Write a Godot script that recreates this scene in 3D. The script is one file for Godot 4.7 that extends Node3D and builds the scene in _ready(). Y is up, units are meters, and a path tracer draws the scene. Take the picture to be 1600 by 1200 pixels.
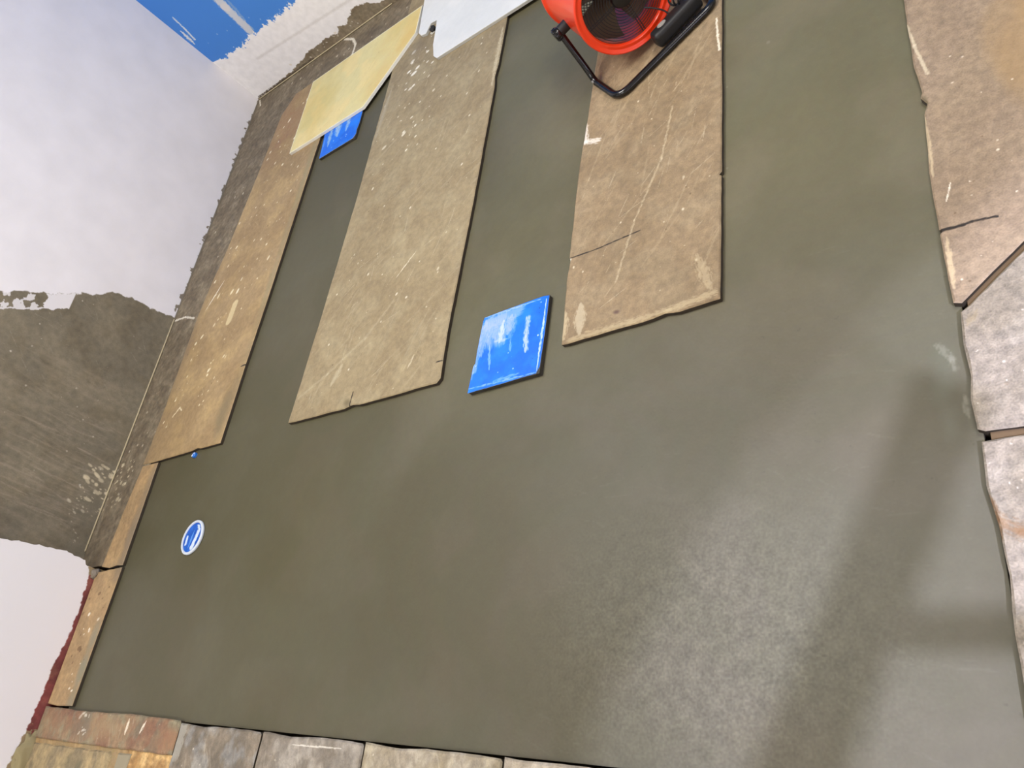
extends Node3D
# A room being refurbished: a wet screed floor between old flagstones, seen from head height with the phone held at a slant.
# Metres; y up; the tops of the flagstones are y = 0, the screed lies SCREED below them. Left wall faces +x, back wall faces +z.

const SCREED := -0.016
var used := {}

# ------------------------------------------------------------------ small helpers
func numbered(n: String) -> String:
	if not used.has(n):
		used[n] = 0
		return n
	used[n] += 1
	return "%s_%03d" % [n, used[n]]

func thing(called: String, label: String, category: String, at := Vector3.ZERO, turn := 0.0, group := "") -> Node3D:
	var o := Node3D.new()
	o.name = numbered(called)
	add_child(o)
	o.position = at
	o.rotation.y = turn
	o.set_meta("label", label)
	o.set_meta("category", category)
	if group != "":
		o.set_meta("group", group)
	return o

func structure(called: String, label: String) -> Node3D:
	var o := Node3D.new()
	o.name = called
	add_child(o)
	o.set_meta("kind", "structure")
	o.set_meta("label", label)
	o.set_meta("category", called.get_slice("_", 0))
	return o

func put(called: String, m: Mesh, parent: Node, mat: Material = null, label := "") -> MeshInstance3D:
	var o := MeshInstance3D.new()
	o.name = called
	o.mesh = m
	if mat:
		o.material_override = mat
	parent.add_child(o, true)
	if label != "":
		o.set_meta("label", label)
	return o

func plain(c: Color, rough := 0.6, metal := 0.0, name_ := "") -> StandardMaterial3D:
	var m := StandardMaterial3D.new()
	m.albedo_color = c
	m.roughness = rough
	m.metallic = metal
	m.resource_name = name_
	return m

func rgb(r: float, g: float, b: float) -> Color:
	return Color(r / 255.0, g / 255.0, b / 255.0)

# ------------------------------------------------------------------ mesh helpers
func start() -> SurfaceTool:
	var st := SurfaceTool.new()
	st.begin(Mesh.PRIMITIVE_TRIANGLES)
	return st

func vert(st: SurfaceTool, p: Vector3, n: Vector3, uv := Vector2.ZERO) -> void:
	st.set_normal(n)
	st.set_uv(uv)
	st.add_vertex(p)

# one triangle whose front looks along n (front faces run clockwise)
func tri(st: SurfaceTool, a: Vector3, b: Vector3, c: Vector3, n: Vector3, ua := Vector2.ZERO, ub := Vector2.ZERO, uc := Vector2.ZERO) -> void:
	if (b - a).cross(c - a).dot(n) > 0.0:
		vert(st, a, n, ua); vert(st, c, n, uc); vert(st, b, n, ub)
	else:
		vert(st, a, n, ua); vert(st, b, n, ub); vert(st, c, n, uc)

func quad(st: SurfaceTool, a: Vector3, b: Vector3, c: Vector3, d: Vector3, n: Vector3, uvf = null) -> void:
	if uvf == null:
		tri(st, a, b, c, n); tri(st, a, c, d, n)
	else:
		tri(st, a, b, c, n, uvf.call(a), uvf.call(b), uvf.call(c)); tri(st, a, c, d, n, uvf.call(a), uvf.call(c), uvf.call(d))

func box(st: SurfaceTool, lo: Vector3, hi: Vector3, uvf = null) -> void:
	for axis in 3:
		for s in [0, 1]:
			var n := Vector3.ZERO
			n[axis] = 1.0 if s else -1.0
			var k := []
			for q in [[0, 0], [1, 0], [1, 1], [0, 1]]:
				var p := Vector3.ZERO
				p[axis] = hi[axis] if s else lo[axis]
				p[(axis + 1) % 3] = hi[(axis + 1) % 3] if q[0] else lo[(axis + 1) % 3]
				p[(axis + 2) % 3] = hi[(axis + 2) % 3] if q[1] else lo[(axis + 2) % 3]
				k.append(p)
			quad(st, k[0], k[1], k[2], k[3], n, uvf)

# a box with chamfered edges, centred on c with the axes of b
func soft_box(st: SurfaceTool, c: Vector3, size: Vector3, r: float, b := Basis.IDENTITY) -> void:
	var bm := BoxMesh.new()
	bm.size = size
	bm.subdivide_width = 6; bm.subdivide_height = 6; bm.subdivide_depth = 6
	var a := bm.get_mesh_arrays()
	var v: PackedVector3Array = a[Mesh.ARRAY_VERTEX]
	var nn: PackedVector3Array = a[Mesh.ARRAY_NORMAL]
	var core := size * 0.5 - Vector3(r, r, r)
	for i in v.size():
		# crowd the subdivisions into the rounded borders
		var p := v[i]
		for k in 3:
			var t := p[k] / (size[k] * 0.5)
			p[k] = signf(t) * (core[k] + r * clampf((absf(t) - 0.55) / 0.45, 0.0, 1.0)) if absf(t) > 0.55 else t / 0.55 * core[k]
		var q := p.clamp(-core, core)
		var d := p - q
		if d.length() > 1e-6:
			d = d.normalized()
			nn[i] = d
			p = q + d * r
		v[i] = p
	var idx: PackedInt32Array = a[Mesh.ARRAY_INDEX]
	for i in idx:
		vert(st, c + b * v[i], (b * nn[i]).normalized())

# a round tube along points, with round-ish caps
func tube(st: SurfaceTool, pts: PackedVector3Array, r: float, seg := 14, closed := false) -> void:
	var n := pts.size()
	var rings := []
	var prev := Vector3.ZERO
	for i in n:
		var t: Vector3
		if closed:
			t = (pts[(i + 1) % n] - pts[(i - 1 + n) % n]).normalized()
		else:
			t = (pts[mini(i + 1, n - 1)] - pts[maxi(i - 1, 0)]).normalized()
		if i == 0:
			prev = t.cross(Vector3.UP if absf(t.y) < 0.9 else Vector3.RIGHT).normalized()
		prev = (prev - t * prev.dot(t)).normalized()
		var bn := t.cross(prev)
		var ring := []
		for k in seg:
			var a := TAU * k / seg
			ring.append([pts[i], prev * cos(a) + bn * sin(a)])
		rings.append(ring)
	for i in (n if closed else n - 1):
		var j := (i + 1) % n
		for k in seg:
			var l := (k + 1) % seg
			var A = rings[i][k]; var B = rings[i][l]; var C = rings[j][l]; var D = rings[j][k]
			smooth_tri(st, A[0] + A[1] * r, B[0] + B[1] * r, C[0] + C[1] * r, A[1], B[1], C[1])
			smooth_tri(st, A[0] + A[1] * r, C[0] + C[1] * r, D[0] + D[1] * r, A[1], C[1], D[1])
	if not closed:
		for e in [0, n - 1]:
			var t2 := (pts[e] - pts[1 if e == 0 else n - 2]).normalized()
			for k in seg:
				tri(st, pts[e], rings[e][k][0] + rings[e][k][1] * r, rings[e][(k + 1) % seg][0] + rings[e][(k + 1) % seg][1] * r, t2)

func smooth_tri(st: SurfaceTool, a: Vector3, b: Vector3, c: Vector3, na: Vector3, nb: Vector3, nc: Vector3) -> void:
	if (b - a).cross(c - a).dot(na + nb + nc) > 0.0:
		vert(st, a, na); vert(st, c, nc); vert(st, b, nb)
	else:
		vert(st, a, na); vert(st, b, nb); vert(st, c, nc)

# a profile of (radius, along) turned about the axis z; corners sharper than 35 degrees stay sharp
func lathe(st: SurfaceTool, prof: PackedVector2Array, seg := 64, at := Vector3.ZERO, b := Basis.IDENTITY) -> void:
	var n := prof.size()
	for i in n - 1:
		var d := (prof[i + 1] - prof[i]).normalized()
		var nrm := Vector2(d.y, -d.x)
		var n0 := nrm
		var n1 := nrm
		if i > 0:
			var e := (prof[i] - prof[i - 1]).normalized()
			if e.dot(d) > 0.8:
				n0 = (nrm + Vector2(e.y, -e.x)).normalized()
		if i < n - 2:
			var e2 := (prof[i + 2] - prof[i + 1]).normalized()
			if e2.dot(d) > 0.8:
				n1 = (nrm + Vector2(e2.y, -e2.x)).normalized()
		for k in seg:
			var a0 := TAU * k / seg
			var a1 := TAU * (k + 1) / seg
			var P := func(p: Vector2, a: float) -> Vector3: return at + b * Vector3(p.x * cos(a), p.x * sin(a), p.y)
			var N := func(p: Vector2, a: float) -> Vector3: return b * Vector3(p.x * cos(a), p.x * sin(a), p.y)
			var A: Vector3 = P.call(prof[i], a0); var B: Vector3 = P.call(prof[i], a1)
			var C: Vector3 = P.call(prof[i + 1], a1); var D: Vector3 = P.call(prof[i + 1], a0)
			smooth_tri(st, A, B, C, N.call(n0, a0), N.call(n0, a1), N.call(n1, a1))
			smooth_tri(st, A, C, D, N.call(n0, a0), N.call(n1, a1), N.call(n1, a0))

func arc(c: Vector3, u: Vector3, v: Vector3, r: float, a0: float, a1: float, n: int) -> PackedVector3Array:
	var p := PackedVector3Array()
	for i in n + 1:
		var a := lerpf(a0, a1, float(i) / n)
		p.append(c + (u * cos(a) + v * sin(a)) * r)
	return p

# round the corners of a path
func fillet(pts: PackedVector3Array, r: float, n := 7) -> PackedVector3Array:
	var o := PackedVector3Array([pts[0]])
	for i in range(1, pts.size() - 1):
		var a := pts[i] + (pts[i - 1] - pts[i]).normalized() * minf(r, pts[i].distance_to(pts[i - 1]) * 0.45)
		var c := pts[i] + (pts[i + 1] - pts[i]).normalized() * minf(r, pts[i].distance_to(pts[i + 1]) * 0.45)
		for k in n + 1:
			var t := float(k) / n
			o.append(a.lerp(pts[i], t).lerp(pts[i].lerp(c, t), t))
	o.append(pts[pts.size() - 1])
	return o

# A flat piece: its outline (x, z) roughened by wob, its top at y1 with a worn chamfer, two surfaces (top, cut edge).
func flat_piece(poly: Array, y0: float, y1: float, rect: Rect2, top_mat: Material, side_mat: Material, wob := 0.003, cham := 0.004, step := 0.03, sd := 1) -> ArrayMesh:
	var nz := FastNoiseLite.new()
	nz.seed = sd
	nz.frequency = 9.0
	nz.fractal_octaves = 3
	var p := PackedVector2Array()
	var n := poly.size()
	for i in n:
		var a: Vector2 = poly[i]
		var b: Vector2 = poly[(i + 1) % n]
		var k := maxi(1, int(a.distance_to(b) / step))
		for j in k:
			var q := a.lerp(b, float(j) / k)
			p.append(q + Vector2(nz.get_noise_2d(q.x, q.y), nz.get_noise_2d(q.x + 31.7, q.y - 8.1)) * wob * 0.8)
	if Geometry2D.is_polygon_clockwise(p):
		p.reverse()
	n = p.size()
	var nrm := PackedVector2Array()
	for i in n:
		var t := (p[(i + 1) % n] - p[(i - 1 + n) % n]).normalized()
		nrm.append(Vector2(t.y, -t.x))
	if n >= 3:
		var test := p[0] + nrm[0] * 0.0005
		if Geometry2D.is_point_in_polygon(test, p):
			for i in n:
				nrm[i] = -nrm[i]
	var ins := PackedVector2Array()
	for i in n:
		ins.append(p[i] - nrm[i] * cham * (1.0 + 0.6 * nz.get_noise_2d(p[i].x * 2.0 + 5.0, p[i].y * 2.0)))
	var uvf := func(q: Vector3) -> Vector2: return Vector2((q.x - rect.position.x) / rect.size.x, (q.z - rect.position.y) / rect.size.y)
	var st := start()
	var ids := Geometry2D.triangulate_polygon(ins)
	for i in range(0, ids.size(), 3):
		var A := Vector3(ins[ids[i]].x, y1, ins[ids[i]].y); var B := Vector3(ins[ids[i + 1]].x, y1, ins[ids[i + 1]].y); var C := Vector3(ins[ids[i + 2]].x, y1, ins[ids[i + 2]].y)
		tri(st, A, B, C, Vector3.UP, uvf.call(A), uvf.call(B), uvf.call(C))
	for i in n:
		var j := (i + 1) % n
		var N := (Vector3(nrm[i].x, 0, nrm[i].y) + Vector3.UP).normalized()
		quad(st, Vector3(ins[i].x, y1, ins[i].y), Vector3(ins[j].x, y1, ins[j].y), Vector3(p[j].x, y1 - cham * 0.7, p[j].y), Vector3(p[i].x, y1 - cham * 0.7, p[i].y), N, uvf)
	st.generate_tangents()
	st.set_material(top_mat)
	var am := st.commit()
	var s2 := start()
	for i in n:
		var j := (i + 1) % n
		var N2 := Vector3(nrm[i].x + nrm[j].x, 0, nrm[i].y + nrm[j].y).normalized()
		quad(s2, Vector3(p[i].x, y1 - cham * 0.7, p[i].y), Vector3(p[j].x, y1 - cham * 0.7, p[j].y), Vector3(p[j].x, y0, p[j].y), Vector3(p[i].x, y0, p[i].y), N2, uvf)
	for i in range(0, ids.size(), 3):
		tri(s2, Vector3(p[ids[i]].x, y0, p[ids[i]].y), Vector3(p[ids[i + 1]].x, y0, p[ids[i + 1]].y), Vector3(p[ids[i + 2]].x, y0, p[ids[i + 2]].y), Vector3.DOWN)
	s2.generate_tangents()
	s2.set_material(side_mat)
	s2.commit(am)
	return am

# ------------------------------------------------------------------ computed surfaces
class Tex:
	var rect: Rect2
	var ppm: float
	var w: int
	var h: int
	var d: PackedByteArray
	var hh: PackedByteArray
	var rng := RandomNumberGenerator.new()

	static func noise(sd: int, freq: float, oct: int, w_: int, h_: int) -> PackedByteArray:
		var f := FastNoiseLite.new()
		f.noise_type = FastNoiseLite.TYPE_SIMPLEX_SMOOTH
		f.seed = sd
		f.frequency = freq
		f.fractal_octaves = oct
		return f.get_image(w_, h_, false, false, true).get_data()

	# three base colours mixed by a broad noise, a middle noise and a grain
	func _init(rect_: Rect2, ppm_: float, a: Color, b: Color, c: Color, sd: int, broad := 2.2, mid := 14.0, mid_amp := 0.16, grain_amp := 0.22, blend := 1.0):
		rect = rect_
		ppm = ppm_
		w = int(ceil(rect.size.x * ppm))
		h = int(ceil(rect.size.y * ppm))
		rng.seed = sd
		var n1 := noise(sd, broad / ppm, 4, w, h)
		var n2 := noise(sd + 7, broad * 1.7 / ppm, 4, w, h)
		var n3 := noise(sd + 13, mid / ppm, 4, w, h)
		var n4 := noise(sd + 29, 0.42, 2, w, h)
		var n5 := noise(sd + 31, 0.085, 4, w, h)
		d.resize(w * h * 3)
		hh.resize(w * h)
		for i in w * h:
			var t := clampf((n1[i] - 90) / 75.0, 0.0, 1.0) * blend
			var s := clampf((n2[i] - 120) / 60.0, 0.0, 1.0) * blend
			var k := 255.0 * (1.0 + 0.6 * mid_amp * (n3[i] / 127.5 - 1.0) + grain_amp * ((n4[i] + n5[i]) / 255.0 - 1.0))
			d[i * 3] = clampi(int((a.r + (b.r - a.r) * t + (c.r - a.r) * s) * k), 0, 255)
			d[i * 3 + 1] = clampi(int((a.g + (b.g - a.g) * t + (c.g - a.g) * s) * k), 0, 255)
			d[i * 3 + 2] = clampi(int((a.b + (b.b - a.b) * t + (c.b - a.b) * s) * k), 0, 255)
			hh[i] = clampi(int(n3[i] * 0.1 + n4[i] * 0.5 + n5[i] * 0.4), 0, 255)

	func mix(i: int, c: Color, a: float, up := 0.0) -> void:
		d[i * 3] = int(lerpf(d[i * 3], c.r * 255.0, a))
		d[i * 3 + 1] = int(lerpf(d[i * 3 + 1], c.g * 255.0, a))
		d[i * 3 + 2] = int(lerpf(d[i * 3 + 2], c.b * 255.0, a))
		if up != 0.0:
			hh[i] = clampi(int(lerpf(hh[i], 128.0 + up, a)), 0, 255)

	# an elliptic mark in metres
	func spot(x: float, z: float, rx: float, rz: float, turn: float, c: Color, a: float, soft := 0.3, up := 0.0) -> void:
		var cx := (x - rect.position.x) * ppm
		var cz := (z - rect.position.y) * ppm
		var m := maxf(rx, rz) * ppm + 1.5
		var ct := cos(turn); var sn := sin(turn)
		for j in range(maxi(0, int(cz - m)), mini(h, int(cz + m) + 2)):
			for i in range(maxi(0, int(cx - m)), mini(w, int(cx + m) + 2)):
				var dx := (i + 0.5 - cx) / ppm
				var dz := (j + 0.5 - cz) / ppm
				var r := Vector2((dx * ct + dz * sn) / rx, (dz * ct - dx * sn) / rz).length()
				var e := clampf((1.0 - r) / soft, 0.0, 1.0)
				if e > 0.0:
					mix(j * w + i, c, a * e, up)

	# a brushed or scratched line in metres; broken up along its length by a noise, ragged at its sides
	func stroke(pts: Array, wd: float, c: Color, a: float, rag := 0.5, soft := 0.5, up := 0.0, sd := 3) -> void:
		var f := FastNoiseLite.new()
		f.seed = sd
		f.frequency = 70.0
		f.fractal_octaves = 3
		var taper := pts.size() == 2 and rag >= 0.45
		for s in pts.size() - 1:
			var p: Vector2 = pts[s]; var q: Vector2 = pts[s + 1]
			var dir := (q - p)
			var ln := dir.length()
			dir /= ln
			var lo := ((p.min(q) - rect.position) - Vector2(wd, wd)) * ppm
			var hi := ((p.max(q) - rect.position) + Vector2(wd, wd)) * ppm
			for j in range(maxi(0, int(lo.y)), mini(h, int(hi.y) + 2)):
				for i in range(maxi(0, int(lo.x)), mini(w, int(hi.x) + 2)):
					var v := Vector2(i + 0.5, j + 0.5) / ppm + rect.position - p
					var t := clampf(v.dot(dir), 0.0, ln)
					var dist := (v - dir * t).length()
					var side := v.dot(Vector2(-dir.y, dir.x))
					var e := 1.0 - dist / (wd * (0.3 + 0.7 * sin(PI * t / ln)) if taper else wd)
					if e > 0.0:
						e += rag * 1.3 * f.get_noise_2d(t * 0.6 + s * 3.0, side * 2.4)
						e = clampf(e / soft, 0.0, 1.0)
						mix(j * w + i, c, a * e, up)

	func crack(pts: Array, wd := 0.002) -> void:
		stroke(pts, wd, Color(0.13, 0.1, 0.07), 0.9, 0.3, 0.4, -110.0)

	# many small splashes inside a rectangle of the surface
	func splash(r: Rect2, n: int, r0: float, r1: float, c: Color, a: float, long := 1.0, turn := 0.0) -> void:
		for k in n:
			var s := lerpf(r0, r1, pow(rng.randf(), 2.5))
			spot(r.position.x + rng.randf() * r.size.x, r.position.y + rng.randf() * r.size.y, s, s * lerpf(1.0, long, rng.randf()), turn + rng.randf_range(-0.3, 0.3), c, a * rng.randf_range(0.6, 1.0), 0.35, 40.0)

	func scratches(r: Rect2, n: int, l0: float, l1: float, wd: float, turn: float, spread: float, c: Color, a: float) -> void:
		for k in n:
			var p := Vector2(r.position.x + rng.randf() * r.size.x, r.position.y + rng.randf() * r.size.y)
			var an := turn + rng.randf_range(-spread, spread)
			var q := p + Vector2(cos(an), sin(an)) * rng.randf_range(l0, l1)
			stroke([p, q], wd * rng.randf_range(0.6, 1.4), c, a * rng.randf_range(0.4, 1.0), 0.9, 0.8, 0.0, k)

	func material(rough: float, relief: float, spec := 0.5, rough_tex := false) -> StandardMaterial3D:
		var m := StandardMaterial3D.new()
		var im := Image.create_from_data(w, h, false, Image.FORMAT_RGB8, d)
		m.albedo_texture = ImageTexture.create_from_image(im)
		m.roughness = rough
		m.metallic_specular = spec
		m.texture_repeat = false
		if relief > 0.0:
			m.heightmap_enabled = true
			m.heightmap_texture = ImageTexture.create_from_image(Image.create_from_data(w, h, false, Image.FORMAT_L8, hh))
			m.heightmap_scale = relief
		return m

func V(x: float, z: float) -> Vector2:
	return Vector2(x, z)

# ------------------------------------------------------------------ the scene
func _ready() -> void:
	# camera: held at 1.5 m, looking down and to the left, rolled
	var cam := Camera3D.new()
	cam.name = "camera"
	add_child(cam)
	cam.transform = Transform3D(Basis(Vector3(0.77737957, -0.6168631, -0.12312969), Vector3(0.2031565, 0.43146585, -0.87895657), Vector3(0.59532213, 0.65826828, 0.46073249)).orthonormalized(), Vector3(0, 1.5, 0))
	cam.keep_aspect = Camera3D.KEEP_HEIGHT
	cam.fov = 52.5217
	cam.near = 0.05
	cam.far = 60.0
	cam.current = true

	var env := Environment.new()
	env.background_mode = Environment.BG_COLOR
	env.background_color = Color(0.0, 0.0, 0.0)
	env.ambient_light_source = Environment.AMBIENT_SOURCE_BG
	env.tonemap_mode = Environment.TONE_MAPPER_LINEAR
	env.tonemap_exposure = 1.06
	env.sdfgi_enabled = true
	env.ssao_enabled = true
	env.ssil_enabled = true
	var we := WorldEnvironment.new()
	we.name = "environment"
	we.environment = env
	add_child(we)

	# the ceiling panels that light the room
	ceiling_panel(Vector3(-2.0, 2.98, -1.6), 6.5, "square ceiling light panel nearest the corner with the blue wall")
	ceiling_panel(Vector3(0.8, 2.98, -2.0), 4.8, "square ceiling light panel over the ochre flagstone beside the screed")
	ceiling_panel(Vector3(-1.9, 2.98, 1.9), 4.6, "square ceiling light panel behind the camera")
	# the work lamp that throws the pale pool on the near end of the screed
	work_lamp(Vector3(1.6, 2.7, 1.1), 25.0)
	added_shadow_rail()

	room()
	floor_pieces()
	boards()
	covers()
	fan()

func ceiling_panel(at: Vector3, energy: float, label: String) -> void:
	var t := thing("ceiling_light", label + ", above the photograph", "ceiling light", at, 0.0)
	var s := start()
	soft_box(s, Vector3(0, 0.0, 0), Vector3(1.24, 0.036, 1.24), 0.006)
	put("frame", s.commit(), t, plain(rgb(235, 235, 235), 0.5))
	var em := plain(rgb(250, 248, 235), 0.6)
	em.emission_enabled = true
	em.emission = Color(1.0, 0.99, 0.975)
	em.emission_energy_multiplier = 1.5
	var s2 := start()
	soft_box(s2, Vector3(0, -0.018, 0), Vector3(1.16, 0.012, 1.16), 0.003)
	put("diffuser", s2.commit(), t, em)
	var l := AreaLight3D.new()
	l.name = "panel_light"
	l.area_size = Vector2(1.16, 1.16)
	l.light_color = Color(1.0, 0.99, 0.975)
	l.light_energy = energy
	l.area_range = 12.0
	l.area_attenuation = 2.0
	l.shadow_enabled = true
	t.add_child(l)
	l.position = Vector3(0, -0.03, 0)
	l.rotation_degrees = Vector3(-90, 0, 0)

func work_lamp(at: Vector3, energy: float) -> void:
	var t := thing("work_lamp", "hanging work lamp with a deep round shade, above the photograph", "lamp", at)
	var s := start()
	lathe(s, PackedVector2Array([V(0.11, -0.10), V(0.108, -0.10), V(0.055, 0.05), V(0.03, 0.06), V(0.0, 0.06)]), 40, Vector3.ZERO, Basis(Vector3.RIGHT, Vector3.BACK, Vector3.UP))
	lathe(s, PackedVector2Array([V(0.0, 0.066), V(0.034, 0.066), V(0.06, 0.052), V(0.114, -0.10), V(0.11, -0.10)]), 40, Vector3.ZERO, Basis(Vector3.RIGHT, Vector3.BACK, Vector3.UP))
	put("shade", s.commit(), t, plain(rgb(60, 62, 64), 0.4, 0.3))
	var s2 := start()
	tube(s2, PackedVector3Array([Vector3(0, 0.066, 0), Vector3(0, 0.2, 0), Vector3(0, 0.3, 0)]), 0.006, 8)
	put("cord", s2.commit(), t, plain(rgb(25, 25, 25), 0.6))
	var em := plain(rgb(255, 250, 240), 0.4)
	em.emission_enabled = true
	em.emission = Color(0.84, 0.86, 1.0)
	em.emission_energy_multiplier = 3.0
	var b := SphereMesh.new()
	b.radius = 0.022
	b.height = 0.044
	put("bulb", b, t, em)
	var l := SpotLight3D.new()
	l.name = "bulb_light"
	l.light_color = Color(0.84, 0.86, 1.0)
	l.light_energy = energy
	l.light_size = 0.01
	l.spot_range = 12.0
	l.spot_attenuation = 2.0
	l.spot_angle = 47.4
	l.spot_angle_attenuation = 0.05
	l.shadow_enabled = true
	t.add_child(l)
	l.position = Vector3.ZERO
	l.rotation_degrees = Vector3(-90, 0, 0)

# a made-up, unseen T of tubes, added to cast shadow bands on the screed
func added_shadow_rail() -> void:
	var L := Vector3(1.6, 2.7, 1.1)
	var k := 0.296
	var t := thing("added_shadow_rail", "added dark T shaped rail on thin wires, made up to cast shadow bands, above the photograph", "rail", Vector3(L.x - 1.58 * k, L.y * (1.0 - k), L.z - 1.15 * k))
	var o := t.position
	var Q := func(x: float, z: float) -> Vector3: return Vector3(L.x + (x - L.x) * k, L.y * (1.0 - k), L.z + (z - L.z) * k) - o
	var dark := plain(rgb(44, 44, 46), 0.5, 0.3)
	for b in [[Q.call(-0.225, -0.78), Q.call(-0.66, 0.14), 0.0165, "long_tube"], [Q.call(-0.37, -0.325), Q.call(0.6, -0.325), 0.0098, "cross_tube"]]:
		var s := start()
		tube(s, PackedVector3Array([b[0], (b[0] as Vector3).lerp(b[1], 0.5), b[1]]), b[2], 12)
		put(b[3], s.commit(), t, dark)
	for p in [Q.call(-0.235, -0.76), Q.call(-0.65, 0.12), Q.call(0.55, -0.325)]:
		var s := start()
		tube(s, PackedVector3Array([p, p + Vector3(0, 0.5, 0), p + Vector3(0, 3.0 - o.y, 0)]), 0.001, 5)
		put("wire", s.commit(), t, dark)

# ------------------------------------------------------------------ room shell
func edge_at(keys: Array, t: float) -> float:
	if t <= keys[0][0]:
		return keys[0][1]
	for i in keys.size() - 1:
		if t <= keys[i + 1][0]:
			return lerpf(keys[i][1], keys[i + 1][1], (t - keys[i][0]) / (keys[i + 1][0] - keys[i][0]))
	return keys[keys.size() - 1][1]

func room() -> void:
	var white := rgb(234, 231, 233)
	# --- left wall: white paint, with a bare grey patch between two brushed paint edges
	var R := Rect2(-3.72, 0.0, 3.12, 1.45)   # (z, y)
	var t := Tex.new(R, 330.0, rgb(118, 110, 92), rgb(128, 119, 99), rgb(112, 103, 84), 21, 3.0, 20.0, 0.1, 0.12)
	# upright streaks of old wash on the bare patch
	t.scratches(Rect2(-1.55, 0.0, 0.85, 0.5), 190, 0.08, 0.3, 0.012, PI / 2.0 + 0.12, 0.16, rgb(160, 147, 126), 0.17)
	t.scratches(Rect2(-1.35, 0.0, 0.55, 0.35), 100, 0.05, 0.2, 0.006, PI / 2.0 + 0.12, 0.12, rgb(172, 158, 138), 0.3)
	t.scratches(Rect2(-2.0, 0.05, 0.8, 0.7), 60, 0.02, 0.1, 0.002, PI / 2.0 + 0.5, 0.5, rgb(175, 168, 150), 0.35)
	t.splash(Rect2(-1.15, 0.0, 0.25, 0.13), 60, 0.002, 0.011, rgb(214, 200, 168), 0.9, 2.5, 0.4)
	t.splash(Rect2(-0.95, 0.05, 0.2, 0.12), 16, 0.002, 0.009, rgb(205, 195, 170), 0.8, 3.0, 0.4)
	t.splash(Rect2(-1.95, 0.05, 1.1, 0.6), 40, 0.0015, 0.006, rgb(214, 206, 190), 0.8)
	var up := [[0.0, -2.035], [0.16, -2.02], [0.25, -2.019], [0.31, -2.012], [0.34, -2.004], [0.37, -1.975], [0.405, -1.951], [0.55, -1.859], [0.67, -1.793], [0.78, -1.732], [1.2, -1.5]]
	var lower := [[0.0, -0.62], [1.45, -0.62]]
	var n1 := Tex.noise(5, 0.05, 4, t.w, t.h)
	var n2 := Tex.noise(6, 0.012, 3, t.w, t.h)
	for j in t.h:
		var y := R.position.y + (j + 0.5) / t.ppm
		var e0 := edge_at(up, y)
		for i in t.w:
			var z := R.position.x + (i + 0.5) / t.ppm
			var q := j * t.w + i
			var e := e0 + (n1[q] / 255.0 - 0.5) * 0.03
			# a dragged tongue of paint that leaves the bare wall showing through
			if y > 0.46 and y < 0.9 and z > e:
				var tz := -1.655 + (y - 0.75) * 0.57 + (n1[q] / 255.0 - 0.5) * 0.02
				if y > 0.49 and z < tz and y < 0.6 + (n1[q] / 255.0 - 0.5) * 0.06:
					t.mix(q, white, 0.95, 20.0)
				elif y > 0.55 and z < tz and (n1[q] > 138 or z > tz - 0.008):
					t.mix(q, white, 0.85)
			var a := clampf((e - z) * 220.0 + 0.5, 0.0, 1.0)
			if a > 0.0:
				var k := 1.0 + 0.02 * (n2[q] / 127.5 - 1.0)
				t.mix(q, Color(white.r * k, white.g * k, white.b * k), a, 22.0 + n2[q] * 0.04)
			# the lowest finger of the paint is chipped where it meets the floor
			var b := 0.004 + 0.018 * clampf((n1[q] - 140) / 60.0, 0.0, 1.0)
			if y < b and z < -2.0:
				t.mix(q, rgb(120, 110, 92), 0.9, -20.0)
	var wl := structure("wall_left", "white painted wall on the left with a bare grey patch and a thicker white pier at its near end")
	var st := start()
	box(st, Vector3(-4.02, -0.1, -3.86), Vector3(-3.87, 3.0, 3.0), func(p: Vector3) -> Vector2: return Vector2((p.z - R.position.x) / R.size.x, (p.y - R.position.y) / R.size.y))
	put("painted_face", st.commit(), wl, t.material(0.75, 0.06))
	# --- the thicker pier of that wall, nearer the camera, with a strip of old red paint at its foot
	var R2 := Rect2(-0.66, 0.0, 1.0, 0.4)
	var t2 := Tex.new(R2, 420.0, rgb(128, 62, 58), rgb(108, 52, 48), rgb(140, 80, 70), 31, 6.0, 30.0, 0.12, 0.12)
	var keys := [[-0.66, 0.04], [-0.64, 0.035], [-0.6, 0.02], [-0.516, 0.013], [-0.44, 0.008], [-0.337, 0.011], [-0.27, 0.022], [-0.213, 0.032], [-0.108, 0.026], [0.0, 0.036], [0.08, 0.047], [0.15, 0.055], [0.34, 0.06]]
	var n3 := Tex.noise(8, 0.06, 4, t2.w, t2.h)
	for j in t2.h:
		for i in t2.w:
			var z := R2.position.x + (i + 0.5) / t2.ppm
			var y := (j + 0.5) / t2.ppm
			var q := j * t2.w + i
			if z > 0.03 + (n3[q] / 255.0 - 0.5) * 0.1 or z < -0.615:
				t2.mix(q, rgb(150, 135, 100), 0.9)
			var e := edge_at(keys, z) + (n3[q] / 255.0 - 0.5) * 0.014
			var a := clampf((y - e) * 300.0 + 0.5, 0.0, 1.0)
			if a > 0.0:
				t2.mix(q, white, a, 30.0)
	st = start()
	var uv2 := func(p: Vector3) -> Vector2: return Vector2((p.z - R2.position.x) / R2.size.x, (p.y - R2.position.y) / R2.size.y)
	var arris := [[-0.1, -0.65], [0.0, -0.648], [0.05, -0.652], [0.06, -0.668], [0.146, -0.683], [0.26, -0.677], [0.41, -0.66], [3.0, -0.66]]
	var fz := FastNoiseLite.new()
	fz.seed = 77
	fz.frequency = 22.0
	var steps := 90
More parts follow.
